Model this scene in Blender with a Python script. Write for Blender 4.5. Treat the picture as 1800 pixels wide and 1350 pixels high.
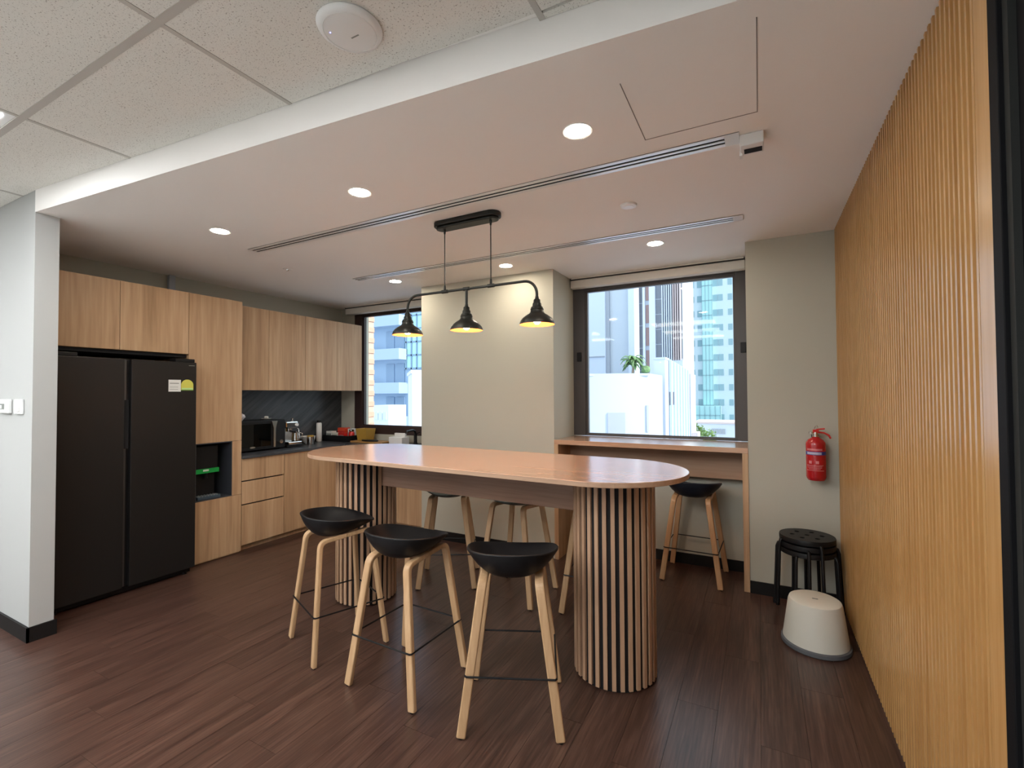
import bpy, bmesh, math, random
from mathutils import Vector, Matrix

random.seed(7)
for _o in list(bpy.data.objects):
    bpy.data.objects.remove(_o, do_unlink=True)
S = bpy.context.scene
COL = S.collection
PI = math.pi

# ------------------------------------------------------------------ camera
cd = bpy.data.cameras.new('camera')
cam = bpy.data.objects.new('camera', cd)
COL.objects.link(cam)
YAW, PITCH, ROLL, FPX = 0.48514, 0.0214, -0.00542, 823.9
cd.sensor_fit = 'HORIZONTAL'
cd.sensor_width = 36.0
cd.lens = FPX / 1800.0 * 36.0
cd.clip_start = 0.05
cd.clip_end = 500
_F = Vector((-math.sin(YAW) * math.cos(PITCH), math.cos(YAW) * math.cos(PITCH), math.sin(PITCH)))
_R = Vector((math.cos(YAW), math.sin(YAW), 0))
_U = _R.cross(_F)
_R2 = _R * math.cos(ROLL) + _U * math.sin(ROLL)
_U2 = -_R * math.sin(ROLL) + _U * math.cos(ROLL)
_M = Matrix((_R2, _U2, -_F)).transposed().to_4x4()
_M.translation = Vector((0, 0, 1.5))
cam.matrix_world = _M
S.camera = cam

# ------------------------------------------------------------------ world, sun, exposure
SKY_STRENGTH = 1.4
SUN_STRENGTH = 3.8
DOWNLIGHT = 140.0
PANEL = 16.0
BULB = 150.0
EXPOSURE = 0.6
w = bpy.data.worlds.new('world')
S.world = w
w.use_nodes = True
nt = w.node_tree
bg = nt.nodes['Background']
bg.inputs[0].default_value = (0.78, 0.90, 1.0, 1)
bg.inputs[1].default_value = SKY_STRENGTH
sd = bpy.data.lights.new('sun', 'SUN')
sd.energy = SUN_STRENGTH
sd.angle = math.radians(1.0)
sd.color = (1.0, 0.95, 0.88)
sun = bpy.data.objects.new('sun', sd)
COL.objects.link(sun)
sun.rotation_euler = Vector((-0.80, 0.02, -0.58)).to_track_quat('-Z', 'Y').to_euler()
sun.location = (30, 8, 30)
S.view_settings.view_transform = 'Standard'
S.view_settings.look = 'None'
S.view_settings.exposure = EXPOSURE
S.view_settings.gamma = 1.0
S.view_settings.use_curve_mapping = False

# ------------------------------------------------------------------ materials
MATS = {}


def P(name, col, rough=0.5, metal=0.0, spec=0.5, emit=None, es=0.0, coat=0.0, bump=None, var=0.0, alpha=None):
    m = bpy.data.materials.new(name)
    m.use_nodes = True
    n = m.node_tree.nodes
    l = m.node_tree.links
    b = n['Principled BSDF']
    b.inputs['Base Color'].default_value = (*col, 1)
    b.inputs['Roughness'].default_value = rough
    b.inputs['Metallic'].default_value = metal
    b.inputs['Specular IOR Level'].default_value = spec
    b.inputs['Coat Weight'].default_value = coat
    if emit:
        b.inputs['Emission Color'].default_value = (*emit, 1)
        b.inputs['Emission Strength'].default_value = es
    if var > 0 or bump:
        tc = n.new('ShaderNodeTexCoord')
        nz = n.new('ShaderNodeTexNoise')
        nz.inputs['Scale'].default_value = bump[0] if bump else 6.0
        nz.inputs['Detail'].default_value = 4
        l.new(tc.outputs['Object'], nz.inputs['Vector'])
        if bump:
            bp = n.new('ShaderNodeBump')
            bp.inputs['Strength'].default_value = bump[1]
            bp.inputs['Distance'].default_value = 0.002
            l.new(nz.outputs['Fac'], bp.inputs['Height'])
            l.new(bp.outputs['Normal'], b.inputs['Normal'])
        if var > 0:
            n2 = n.new('ShaderNodeTexNoise')
            n2.inputs['Scale'].default_value = 3.0
            l.new(tc.outputs['Object'], n2.inputs['Vector'])
            r = n.new('ShaderNodeValToRGB')
            r.color_ramp.elements[0].position = 0.3
            r.color_ramp.elements[1].position = 0.7
            r.color_ramp.elements[0].color = (*[c * (1 - var) for c in col], 1)
            r.color_ramp.elements[1].color = (*[min(1, c * (1 + var)) for c in col], 1)
            l.new(n2.outputs['Fac'], r.inputs['Fac'])
            l.new(r.outputs['Color'], b.inputs['Base Color'])
    MATS[name] = m
    return m


def WOOD(name, dark, mid, light, axis='Z', fine=60.0, *rest_, mix=0.38, **kw):
    return WOOD_(name, dark, mid, light, axis, fine, *rest_, mix=mix, **kw)


def WOOD_(name, dark, mid, light, axis='Z', fine=60.0, broad=9.0, rough=0.42, bump=0.15, spec=0.4, stretch=0.05, shift=1.0, coat=0.0, mix=0.38):
    m = bpy.data.materials.new(name)
    m.use_nodes = True
    n = m.node_tree.nodes
    l = m.node_tree.links
    b = n['Principled BSDF']
    b.inputs['Roughness'].default_value = rough
    b.inputs['Specular IOR Level'].default_value = spec
    b.inputs['Coat Weight'].default_value = coat
    b.inputs['Coat Roughness'].default_value = 0.2
    tc = n.new('ShaderNodeTexCoord')
    oi = n.new('ShaderNodeObjectInfo')
    mul = n.new('ShaderNodeVectorMath')
    mul.operation = 'SCALE'
    mul.inputs[0].default_value = (17.3 * shift, 9.1 * shift, 23.7 * shift)
    l.new(oi.outputs['Random'], mul.inputs['Scale'])
    add = n.new('ShaderNodeVectorMath')
    add.operation = 'ADD'
    l.new(tc.outputs['Object'], add.inputs[0])
    l.new(mul.outputs['Vector'], add.inputs[1])

    def layer(scale, detail, dist):
        mp = n.new('ShaderNodeMapping')
        sc = [scale] * 3
        sc['XYZ'.index(axis)] = scale * stretch
        mp.inputs['Scale'].default_value = sc
        l.new(add.outputs['Vector'], mp.inputs['Vector'])
        nz = n.new('ShaderNodeTexNoise')
        nz.inputs['Scale'].default_value = 1.0
        nz.inputs['Detail'].default_value = detail
        nz.inputs['Distortion'].default_value = dist
        l.new(mp.outputs['Vector'], nz.inputs['Vector'])
        return nz
    a = layer(broad, 5.0, 0.5)
    c = layer(fine, 3.0, 0.2)
    mx = n.new('ShaderNodeMix')
    mx.data_type = 'FLOAT'
    mx.inputs[0].default_value = mix
    l.new(a.outputs['Fac'], mx.inputs[2])
    l.new(c.outputs['Fac'], mx.inputs[3])
    r = n.new('ShaderNodeValToRGB')
    r.color_ramp.elements[0].position = 0.30
    r.color_ramp.elements[0].color = (*dark, 1)
    r.color_ramp.elements[1].position = 0.70
    r.color_ramp.elements[1].color = (*light, 1)
    e = r.color_ramp.elements.new(0.5)
    e.color = (*mid, 1)
    l.new(mx.outputs[0], r.inputs['Fac'])
    l.new(r.outputs['Color'], b.inputs['Base Color'])
    bp = n.new('ShaderNodeBump')
    bp.inputs['Strength'].default_value = bump
    bp.inputs['Distance'].default_value = 0.001
    l.new(c.outputs['Fac'], bp.inputs['Height'])
    l.new(bp.outputs['Normal'], b.inputs['Normal'])
    MATS[name] = m
    return m


def sc(t, k):
    return tuple(x * k for x in t)


WOOD('laminate', (0.36, 0.215, 0.115), (0.51, 0.325, 0.185), (0.63, 0.43, 0.265), 'Z', 45, 8, 0.45, 0.05)
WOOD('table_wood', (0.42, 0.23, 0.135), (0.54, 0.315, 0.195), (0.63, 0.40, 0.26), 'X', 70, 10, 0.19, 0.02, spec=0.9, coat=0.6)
WOOD('table_wood_shaded', (0.20, 0.11, 0.07), (0.29, 0.165, 0.11), (0.37, 0.22, 0.15), 'X', 70, 10, 0.4, 0.02)  # table wood darkened: shade under the top put into the colour
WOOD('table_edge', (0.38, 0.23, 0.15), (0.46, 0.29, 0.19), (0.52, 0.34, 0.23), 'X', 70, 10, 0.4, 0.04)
WOOD('slat_wood', (0.40, 0.235, 0.14), (0.47, 0.285, 0.175), (0.53, 0.335, 0.21), 'Z', 80, 14, 0.45, 0.08)
WOOD('oak_slat', (0.42, 0.215, 0.072), (0.50, 0.275, 0.100), (0.56, 0.325, 0.130), 'Z', 90, 12, 0.27, 0.05, spec=0.8)
WOOD('stool_oak', (0.42, 0.25, 0.12), (0.52, 0.32, 0.17), (0.60, 0.39, 0.22), 'Z', 90, 18, 0.42, 0.1)
WOOD('floor_wood', (0.026, 0.0125, 0.009), (0.062, 0.030, 0.0215), (0.115, 0.060, 0.043), 'Y', 110, 16, 0.31, 0.35, spec=0.5, stretch=0.04, mix=0.62)
P('wall_paint', (0.485, 0.475, 0.40), 0.75, bump=(160, 0.12))
P('carpet', (0.50, 0.49, 0.47), 0.95, bump=(400, 0.4), var=0.08)  # for the added floor that bounces light to the ceilings
P('wall_white', (0.43, 0.435, 0.425), 0.75, bump=(160, 0.10))
P('ceiling_paint', (0.90, 0.875, 0.845), 0.8, bump=(120, 0.08))
P('baseboard', (0.010, 0.009, 0.009), 0.5, spec=0.25)
P('black_plastic', (0.007, 0.007, 0.008), 0.45, spec=0.3)
P('green_grey_plastic', (0.060, 0.072, 0.066), 0.42)
P('navy_plastic', (0.009, 0.012, 0.020), 0.42, spec=0.3)
P('black_metal', (0.007, 0.007, 0.008), 0.4, spec=0.3)
P('door_black', (0.004, 0.004, 0.005), 0.7, spec=0.15)
P('door_grey', (0.02, 0.021, 0.020), 0.7, spec=0.2)
P('dark_core', (0.008, 0.007, 0.008), 0.8)
P('dark_void', (0.006, 0.006, 0.007), 0.9)
P('frame_dark', (0.085, 0.078, 0.078), 0.4, metal=0.3)
P('frame_brown', (0.040, 0.022, 0.020), 0.45)
P('blind_white', (0.72, 0.69, 0.63), 0.6)
P('hatch_line', (0.22, 0.20, 0.18), 0.8)
P('trim_dark', (0.03, 0.027, 0.025), 0.6)
P('fridge_door', (0.024, 0.022, 0.021), 0.38, metal=0.5, bump=(300, 0.03))
P('fridge_body', (0.020, 0.020, 0.021), 0.5)
P('fridge_edge', (0.10, 0.10, 0.10), 0.35, metal=0.7)
P('steel', (0.62, 0.60, 0.57), 0.22, metal=1.0)
P('chrome', (0.80, 0.78, 0.75), 0.10, metal=1.0)
P('aluminium', (0.80, 0.81, 0.82), 0.32, metal=0.7)
P('slot_rail', (0.78, 0.78, 0.78), 0.3, metal=0.35)
P('diffuser_white', (0.76, 0.76, 0.75), 0.35)
P('grid_paint', (0.50, 0.47, 0.43), 0.6)
P('white_plastic', (0.78, 0.78, 0.77), 0.4)
P('cream_plastic', (0.66, 0.64, 0.56), 0.5)
P('rubber_grey', (0.10, 0.105, 0.115), 0.6)
P('white_gloss', (0.80, 0.79, 0.76), 0.25)
P('red_paint', (0.42, 0.010, 0.014), 0.25, coat=0.5)
P('red_gloss', (0.55, 0.02, 0.015), 0.35)
P('orange_red', (0.65, 0.06, 0.02), 0.4)
P('blue_print', (0.025, 0.04, 0.24), 0.4)
P('pink_print', (0.62, 0.20, 0.22), 0.5)
P('pale_print', (0.45, 0.47, 0.62), 0.5)
P('label_white', (0.72, 0.72, 0.70), 0.6)
P('label_grey', (0.22, 0.23, 0.21), 0.6)
P('label_yellow', (0.62, 0.60, 0.10), 0.5)
P('label_green', (0.18, 0.36, 0.06), 0.5)
P('label_mint', (0.50, 0.70, 0.30), 0.5)
P('green_lit', (0.0, 0.10, 0.02), 0.4, emit=(0.02, 0.9, 0.12), es=0.07)
P('blue_grey', (0.06, 0.09, 0.12), 0.3)
P('niche_grey', (0.045, 0.048, 0.058), 0.45)
P('amber', (0.45, 0.27, 0.05), 0.3)
P('bamboo', (0.42, 0.22, 0.07), 0.45)
P('slate_top', (0.055, 0.060, 0.070), 0.32, var=0.25, bump=(60, 0.08))
P('pendant_black', (0.016, 0.018, 0.016), 0.42, metal=0.4)
P('pendant_inner', (0.46, 0.15, 0.055), 0.5)
P('bulb', (1, 0.8, 0.5), 0.3, emit=(1.0, 0.58, 0.33), es=BULB)
P('led_disc', (1, 1, 1), 0.3, emit=(1.0, 0.88, 0.72), es=DOWNLIGHT)
P('led_panel', (1, 1, 1), 0.3, emit=(0.95, 0.98, 1.0), es=PANEL)
P('blue_led', (0.3, 0.3, 0.9), 0.3, emit=(0.4, 0.4, 1.0), es=1.5)
P('plastic_clear', (0.70, 0.66, 0.70), 0.15)
P('cup_brown', (0.16, 0.08, 0.05), 0.4)
P('tissue', (0.78, 0.76, 0.72), 0.8)
# outside
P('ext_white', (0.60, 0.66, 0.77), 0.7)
P('ext_curve_shaded', (0.46, 0.52, 0.64), 0.7)  # white wall with its lavender shade put into the colour
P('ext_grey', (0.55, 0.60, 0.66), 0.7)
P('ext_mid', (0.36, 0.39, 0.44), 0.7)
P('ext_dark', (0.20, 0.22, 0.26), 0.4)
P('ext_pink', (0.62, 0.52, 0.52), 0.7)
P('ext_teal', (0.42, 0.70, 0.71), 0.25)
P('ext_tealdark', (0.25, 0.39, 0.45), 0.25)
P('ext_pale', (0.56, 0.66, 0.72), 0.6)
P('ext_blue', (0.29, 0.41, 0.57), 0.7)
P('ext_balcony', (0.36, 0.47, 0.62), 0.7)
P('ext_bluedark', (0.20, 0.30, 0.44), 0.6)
P('ext_brick', (0.40, 0.26, 0.24), 0.7)
P('brick', (0.60, 0.38, 0.29), 0.8, bump=(40, 0.3), var=0.12)
P('mortar', (0.58, 0.42, 0.35), 0.9)
P('leaf', (0.10, 0.20, 0.07), 0.6, var=0.3)
P('leaf_light', (0.22, 0.34, 0.10), 0.6, var=0.3)
P('bark', (0.30, 0.24, 0.18), 0.9)
P('asphalt', (0.30, 0.31, 0.33), 0.9)


def mat_ceiling_tile():
    m = P('acoustic_tile', (0.62, 0.60, 0.55), 0.9)
    n = m.node_tree.nodes
    l = m.node_tree.links
    b = n['Principled BSDF']
    tc = n.new('ShaderNodeTexCoord')
    nz = n.new('ShaderNodeTexNoise')
    nz.inputs['Scale'].default_value = 190
    nz.inputs['Detail'].default_value = 3
    l.new(tc.outputs['Object'], nz.inputs['Vector'])
    r = n.new('ShaderNodeValToRGB')
    r.color_ramp.elements[0].position = 0.30
    r.color_ramp.elements[0].color = (0.30, 0.27, 0.23, 1)
    r.color_ramp.elements[1].position = 0.40
    r.color_ramp.elements[1].color = (0.76, 0.74, 0.69, 1)
    l.new(nz.outputs['Fac'], r.inputs['Fac'])
    l.new(r.outputs['Color'], b.inputs['Base Color'])
    bp = n.new('ShaderNodeBump')
    bp.inputs['Strength'].default_value = 0.5
    bp.inputs['Distance'].default_value = 0.002
    l.new(nz.outputs['Fac'], bp.inputs['Height'])
    l.new(bp.outputs['Normal'], b.inputs['Normal'])


mat_ceiling_tile()


def mat_backsplash():
    m = P('slate_splash', (0.05, 0.055, 0.062), 0.42)
    n = m.node_tree.nodes
    l = m.node_tree.links
    b = n['Principled BSDF']
    tc = n.new('ShaderNodeTexCoord')
    mp = n.new('ShaderNodeMapping')
    mr = n.new('ShaderNodeMapping')
    mr.inputs['Rotation'].default_value = (math.radians(-38), 0, 0)
    mp.inputs['Scale'].default_value = (1, 1.2, 14)
    l.new(tc.outputs['Object'], mr.inputs['Vector'])
    l.new(mr.outputs['Vector'], mp.inputs['Vector'])
    nz = n.new('ShaderNodeTexNoise')
    nz.inputs['Scale'].default_value = 1.6
    nz.inputs['Detail'].default_value = 6
    nz.inputs['Distortion'].default_value = 0.6
    l.new(mp.outputs['Vector'], nz.inputs['Vector'])
    r = n.new('ShaderNodeValToRGB')
    r.color_ramp.elements[0].position = 0.35
    r.color_ramp.elements[0].color = (0.030, 0.034, 0.040, 1)
    r.color_ramp.elements[1].position = 0.75
    r.color_ramp.elements[1].color = (0.085, 0.09, 0.098, 1)
    l.new(nz.outputs['Fac'], r.inputs['Fac'])
    l.new(r.outputs['Color'], b.inputs['Base Color'])


mat_backsplash()


def mat_glass(name, tint, refl):
    m = bpy.data.materials.new(name)
    m.use_nodes = True
    n = m.node_tree.nodes
    l = m.node_tree.links
    n.remove(n['Principled BSDF'])
    out = n['Material Output']
    tr = n.new('ShaderNodeBsdfTransparent')
    tr.inputs[0].default_value = (*tint, 1)
    gl = n.new('ShaderNodeBsdfGlossy')
    gl.inputs['Roughness'].default_value = 0.02
    fr = n.new('ShaderNodeFresnel')
    fr.inputs['IOR'].default_value = refl
    mx = n.new('ShaderNodeMixShader')
    l.new(fr.outputs[0], mx.inputs[0])
    l.new(tr.outputs[0], mx.inputs[1])
    l.new(gl.outputs[0], mx.inputs[2])
    l.new(mx.outputs[0], out.inputs['Surface'])
    MATS[name] = m


mat_glass('glass', (0.97, 0.99, 0.99), 1.22)
mat_glass('glass_black', (0.02, 0.02, 0.02), 1.45)

# ------------------------------------------------------------------ mesh helpers
ROOTLOC = {}


class MB:
    def __init__(s):
        s.v = []
        s.f = []

    def add(s, vs, fs):
        k = len(s.v)
        s.v += [tuple(x) for x in vs]
        s.f += [tuple(i + k for i in f) for f in fs]
        return s

    def box(s, x0, x1, y0, y1, z0, z1):
        return s.add([(x0, y0, z0), (x1, y0, z0), (x1, y1, z0), (x0, y1, z0), (x0, y0, z1), (x1, y0, z1), (x1, y1, z1), (x0, y1, z1)],
                     [(0, 3, 2, 1), (4, 5, 6, 7), (0, 1, 5, 4), (1, 2, 6, 5), (2, 3, 7, 6), (3, 0, 4, 7)])

    def hexa(s, bot, top):
        return s.add(list(bot) + list(top), [(0, 3, 2, 1), (4, 5, 6, 7), (0, 1, 5, 4), (1, 2, 6, 5), (2, 3, 7, 6), (3, 0, 4, 7)])

    def prism(s, poly, z0, z1):
        n = len(poly)
        vs = [(x, y, z0) for x, y in poly] + [(x, y, z1) for x, y in poly]
        fs = [tuple(range(n - 1, -1, -1)), tuple(range(n, 2 * n))]
        fs += [(i, (i + 1) % n, n + (i + 1) % n, n + i) for i in range(n)]
        return s.add(vs, fs)

    def prism_axis(s, poly, a0, a1, axis):
        # poly in the two other axes, extruded along 'X' or 'Y'
        n = len(poly)
        if axis == 'X':
            vs = [(a0, p, q) for p, q in poly] + [(a1, p, q) for p, q in poly]
        else:
            vs = [(p, a0, q) for p, q in poly] + [(p, a1, q) for p, q in poly]
        fs = [tuple(range(n - 1, -1, -1)), tuple(range(n, 2 * n))]
        fs += [(i, (i + 1) % n, n + (i + 1) % n, n + i) for i in range(n)]
        return s.add(vs, fs)

    def lathe(s, prof, c=(0, 0, 0), n=24, sx=1.0, sy=1.0, caps=True):
        k = len(prof)
        vs = []
        for r, z in prof:
            for i in range(n):
                a = 2 * PI * i / n
                vs.append((c[0] + r * math.cos(a) * sx, c[1] + r * math.sin(a) * sy, c[2] + z))
        fs = []
        for j in range(k - 1):
            for i in range(n):
                fs.append((j * n + i, j * n + (i + 1) % n, (j + 1) * n + (i + 1) % n, (j + 1) * n + i))
        if caps:
            fs.append(tuple(range(n - 1, -1, -1)))
            fs.append(tuple((k - 1) * n + i for i in range(n)))
        return s.add(vs, fs)

    def tube(s, path, r, n=10, closed=False, rs=None):
        path = [Vector(p) for p in path]
        m = len(path)
        rings = []
        prev = None
        for i, p in enumerate(path):
            if closed:
                t = (path[(i + 1) % m] - path[i - 1]).normalized()
            else:
                a = path[max(i - 1, 0)]
                b = path[min(i + 1, m - 1)]
                t = (b - a).normalized()
            if prev is None:
                up = Vector((0, 0, 1)) if abs(t.z) < 0.9 else Vector((1, 0, 0))
                u = t.cross(up).normalized()
            else:
                u = (prev - t * prev.dot(t)).normalized()
            prev = u
            v = t.cross(u)
            rr = rs[i] if rs else r
            rings.append([p + (u * math.cos(2 * PI * j / n) + v * math.sin(2 * PI * j / n)) * rr for j in range(n)])
        vs = [q for ring in rings for q in ring]
        fs = []
        for i in range(m if closed else m - 1):
            i2 = (i + 1) % m
            for j in range(n):
                fs.append((i * n + j, i * n + (j + 1) % n, i2 * n + (j + 1) % n, i2 * n + j))
        if not closed:
            fs.append(tuple(range(n - 1, -1, -1)))
            fs.append(tuple((m - 1) * n + j for j in range(n)))
        return s.add(vs, fs)

    def sweep_rect(s, path, side, w, t):
        # rectangular section swept along a path lying in a plane whose normal is `side`
        path = [Vector(p) for p in path]
        side = Vector(side).normalized()
        m = len(path)
        vs = []
        for i, p in enumerate(path):
            a = path[max(i - 1, 0)]
            b = path[min(i + 1, m - 1)]
            d = (b - a).normalized()
            nrm = side.cross(d).normalized()
            sd_ = d.cross(nrm).normalized()
            for x, y in ((-1, -1), (1, -1), (1, 1), (-1, 1)):
                vs.append(p + sd_ * (x * w / 2) + nrm * (y * t / 2))
        fs = []
        for i in range(m - 1):
            for j in range(4):
                fs.append((i * 4 + j, i * 4 + (j + 1) % 4, i * 4 + 4 + (j + 1) % 4, i * 4 + 4 + j))
        fs += [(3, 2, 1, 0), tuple((m - 1) * 4 + j for j in range(4))]
        return s.add(vs, fs)

    def mesh(s, name, mat, off=(0, 0, 0), smooth=None):
        me = bpy.data.meshes.new(name)
        me.from_pydata([(x - off[0], y - off[1], z - off[2]) for x, y, z in s.v], [], s.f)
        me.validate()
        bm = bmesh.new()
        bm.from_mesh(me)
        bmesh.ops.recalc_face_normals(bm, faces=bm.faces)
        bm.to_mesh(me)
        bm.free()
        me.materials.append(MATS[mat])
        if smooth is not None:
            for p in me.polygons:
                p.use_smooth = True
            me.set_sharp_from_angle(angle=math.radians(smooth))
        me.update()
        return me

    def build(s, name, mat, parent=None, loc=None, smooth=None, bevel=0.0, label=None, seg=2):
        off = (0, 0, 0)
        if parent is not None:
            off = ROOTLOC.get(parent.name, (0, 0, 0))
        elif loc is not None:
            off = loc
        me = s.mesh(name, mat, off, smooth)
        o = bpy.data.objects.new(name, me)
        COL.objects.link(o)
        if parent is not None:
            o.parent = parent
            ROOTLOC[o.name] = off
        elif loc is not None:
            o.location = loc
            ROOTLOC[o.name] = tuple(loc)
        if bevel > 0:
            b = o.modifiers.new('bevel', 'BEVEL')
            b.width = bevel
            b.segments = seg
            b.limit_method = 'ANGLE'
            b.angle_limit = math.radians(40)
        if label:
            o['label'] = label
        return o


def tag(o, label, cat, group=None, kind=None):
    o['label'] = label
    o['category'] = cat
    if group:
        o['group'] = group
    if kind:
        o['kind'] = kind
    return o


def thing(name, label, cat, loc=(0, 0, 0), group=None):
    o = bpy.data.objects.new(name, None)
    o.empty_display_size = 0.1
    COL.objects.link(o)
    o.location = loc
    ROOTLOC[o.name] = tuple(loc)
    return tag(o, label, cat, group)


def struct(o, label=None):
    o['kind'] = 'structure'
    if label:
        o['label'] = label
    return o


def copy_tree(o, parent=None):
    c = o.copy()
    COL.objects.link(c)
    c.parent = parent
    for ch in list(o.children):
        copy_tree(ch, c)
    return c


def place(me, name, parent, loc, rotz=0.0):
    o = bpy.data.objects.new(name, me)
    COL.objects.link(o)
    o.parent = parent
    o.location = loc
    o.rotation_euler = (0, 0, rotz)
    return o


def text(name, body, size, mat, parent, origin, right, up, extrude=0.0003, align='CENTER'):
    cu = bpy.data.curves.new(name, 'FONT')
    cu.body = body
    cu.size = size
    cu.extrude = extrude
    cu.align_x = align
    cu.align_y = 'CENTER'
    cu.resolution_u = 2
    t = bpy.data.objects.new(name, cu)
    COL.objects.link(t)
    dg = bpy.context.evaluated_depsgraph_get()
    me = bpy.data.meshes.new_from_object(t.evaluated_get(dg))
    bpy.data.objects.remove(t, do_unlink=True)
    off = Vector(ROOTLOC.get(parent.name, (0, 0, 0)))
    r = Vector(right).normalized()
    u = Vector(up).normalized()
    M = Matrix((r, u, r.cross(u))).transposed().to_4x4()
    M.translation = Vector(origin) - off
    me.transform(M)
    me.materials.clear()
    me.materials.append(MATS[mat])
    o = bpy.data.objects.new(name, me)
    COL.objects.link(o)
    o.parent = parent
    ROOTLOC[o.name] = tuple(off)
    return o


# ------------------------------------------------------------------ main dimensions
CZ = 2.65            # kitchen ceiling
TZ = 2.785           # tiled ceiling
YP = 3.978           # front of the pillars
WX = 0.485           # face of the slat wall
KX = -4.97           # kitchen wall
STX, STY = -3.97, 1.18   # corner of the stub wall

# ------------------------------------------------------------------ floor
fl = struct(MB().box(-7.6, 1.0, -3.4, 5.0, -0.2, -0.006).build('floor', 'dark_core'))
PW, PL = 0.1795, 1.22
pm = MB().box(-PW / 2 + 0.0006, PW / 2 - 0.0006, -PL / 2 + 0.0006, PL / 2 - 0.0006, -0.006, 0.0).mesh('plank', 'floor_wood')
rest = MB()
x = -0.195 + PW / 2
cols = []
i = 0
while x > -5.3:
    cols.append(x)
    x -= PW
x = -0.195 + PW * 1.5
while x < 0.75:
    cols.append(x)
    x += PW
for xi in cols:
    k = round((xi + 0.285) / PW)
    ph = (k * 0.437) % 1.0 * PL
    y = 2.436 + PL / 2 + ph
    while y > -2.0:
        y -= PL
    while y + PL / 2 < 0.26:
        y += PL
    while y - PL / 2 < 4.6:
        vis = y - PL / 2 > 0.25
        if vis:
            place(pm, 'plank', fl, (xi, y, 0))
        else:
            rest.box(xi - PW / 2 + 0.0006, xi + PW / 2 - 0.0006, max(y - PL / 2, 0.25) + 0.0006, y + PL / 2 - 0.0006, -0.006, 0)
        y += PL
rest.box(-7.5, min(cols) - PW / 2, 0.25, 4.8, -0.006, 0)
ro = rest.build('planks', 'floor_wood', fl)
ro['kind'] = 'stuff'

cpt = struct(MB().box(-7.5, 0.55, -3.4, 0.25, -0.006, 0.0).build('floor_bounce', 'carpet'), 'unseen light grey carpet added behind the view to bounce light up')  # out of view, added as a pale reflector below the ceilings

# ------------------------------------------------------------------ walls
wk = struct(MB().box(KX - 0.2, KX, STY + 0.02, 4.8, 0, 2.95).build('wall_left', 'wall_paint'))
st = struct(MB().box(-7.5, STX, STY, STY + 0.115, 0, TZ + 0.1).build('wall_stub', 'wall_white'))
# unseen outer walls behind the camera, added to keep sky light out
struct(MB().box(-7.7, -7.5, -3.4, STY + 0.12, 0, 2.95).build('wall_far_left', 'wall_white'))
struct(MB().box(-7.7, 1.0, -3.6, -3.4, 0, 2.95).build('wall_rear', 'wall_white'))
# window wall with its two pillars
wb = MB()
WY = 4.50
wb.box(KX - 0.2, -4.72, WY, 4.75, 0, 2.95)
wb.box(-4.72, -3.19, WY, 4.75, 0, 1.0)
wb.box(-4.72, -3.19, WY, 4.75, 2.59, 2.95)
wb.box(-3.19, -1.665, YP, 4.75, 0, 2.95)
wb.box(-1.665, -0.08, 4.40, 4.75, 0, 1.036)
wb.box(-1.665, -0.08, WY, 4.75, 2.59, 2.95)
wb.box(-0.08, 0.95, YP, 4.75, 0, 2.95)
struct(wb.build('wall_back', 'wall_paint'))
# right wall, its slats and the dark door frame
wr = struct(MB().box(WX + 0.034, 0.95, 1.44, YP, 0, 2.95).build('wall_right', 'oak_slat'))
SP = 0.0362
sm = MB().prism([(0.0, -0.0068), (0.022, -0.0068), (0.022, 0.0068), (0.0, 0.0068)], 0.035, CZ).mesh('slat', 'oak_slat')
y = 1.566
ns = 0
while y < YP - 0.006:
    place(sm, 'slat', wr, (WX, y, 0))
    y += SP
    ns += 1
MB().box(WX + 0.020, WX + 0.034, 1.44, YP, 0.03, CZ).build('backing_board', 'oak_slat', wr)
MB().box(WX - 0.002, WX + 0.034, 1.468, 1.551, 0.035, CZ + 0.3).build('edge_board', 'oak_slat', wr, bevel=0.002)
MB().box(WX + 0.012, WX + 0.034, 1.47, YP, 0.0, 0.035).build('plinth', 'baseboard', wr)
dr = struct(MB().box(WX + 0.06, 0.95, -3.4, 1.44, 0, 2.95).build('wall_right_near', 'wall_white'))
d1 = struct(MB().box(WX + 0.02, WX + 0.06, 0.02, 1.40, 0, 2.74).build('door_1', 'door_black'))
MB().box(WX - 0.004, WX + 0.06, 1.42, 1.466, 0, 2.785).build('door_jamb', 'door_black', d1, bevel=0.002)
MB().box(WX + 0.006, WX + 0.06, 1.395, 1.42, 0, 2.785).build('door_stop', 'door_grey', d1)
MB().box(WX + 0.004, WX + 0.06, -0.03, 1.395, 2.74, 2.785).build('door_head', 'door_black', d1)
MB().box(WX + 0.004, WX + 0.06, -0.03, 0.02, 0, 2.74).build('door_jamb', 'door_black', d1)
MB().tube([(WX + 0.02, 0.12, 0.9), (WX - 0.03, 0.12, 0.9), (WX - 0.03, 0.12, 1.3), (WX + 0.02, 0.12, 1.3)], 0.012).build('door_handle', 'steel', d1, smooth=40)

# baseboards
struct(MB().box(-7.5, STX + 0.012, STY - 0.012, STY, 0, 0.09).box(STX, STX + 0.012, STY - 0.012, STY + 0.127, 0, 0.09).build('baseboard_stub', 'baseboard'))
struct(MB().box(-3.19, -1.70, YP - 0.012, YP, 0, 0.09).build('baseboard_back', 'baseboard'))
struct(MB().box(-1.62, -0.125, 4.388, 4.40, 0, 0.09).build('baseboard_bay', 'baseboard'))
struct(MB().box(-0.08, WX + 0.01, YP - 0.012, YP, 0, 0.09).build('baseboard_right', 'baseboard'))

# ------------------------------------------------------------------ ceilings
BK0, BK1 = (STX, STY - 0.002), (WX + 0.30, STY - 0.002 + (WX + 0.30 - STX) * 0.0835)


def bky(x):
    return BK0[1] + (x - BK0[0]) * 0.0835


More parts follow.
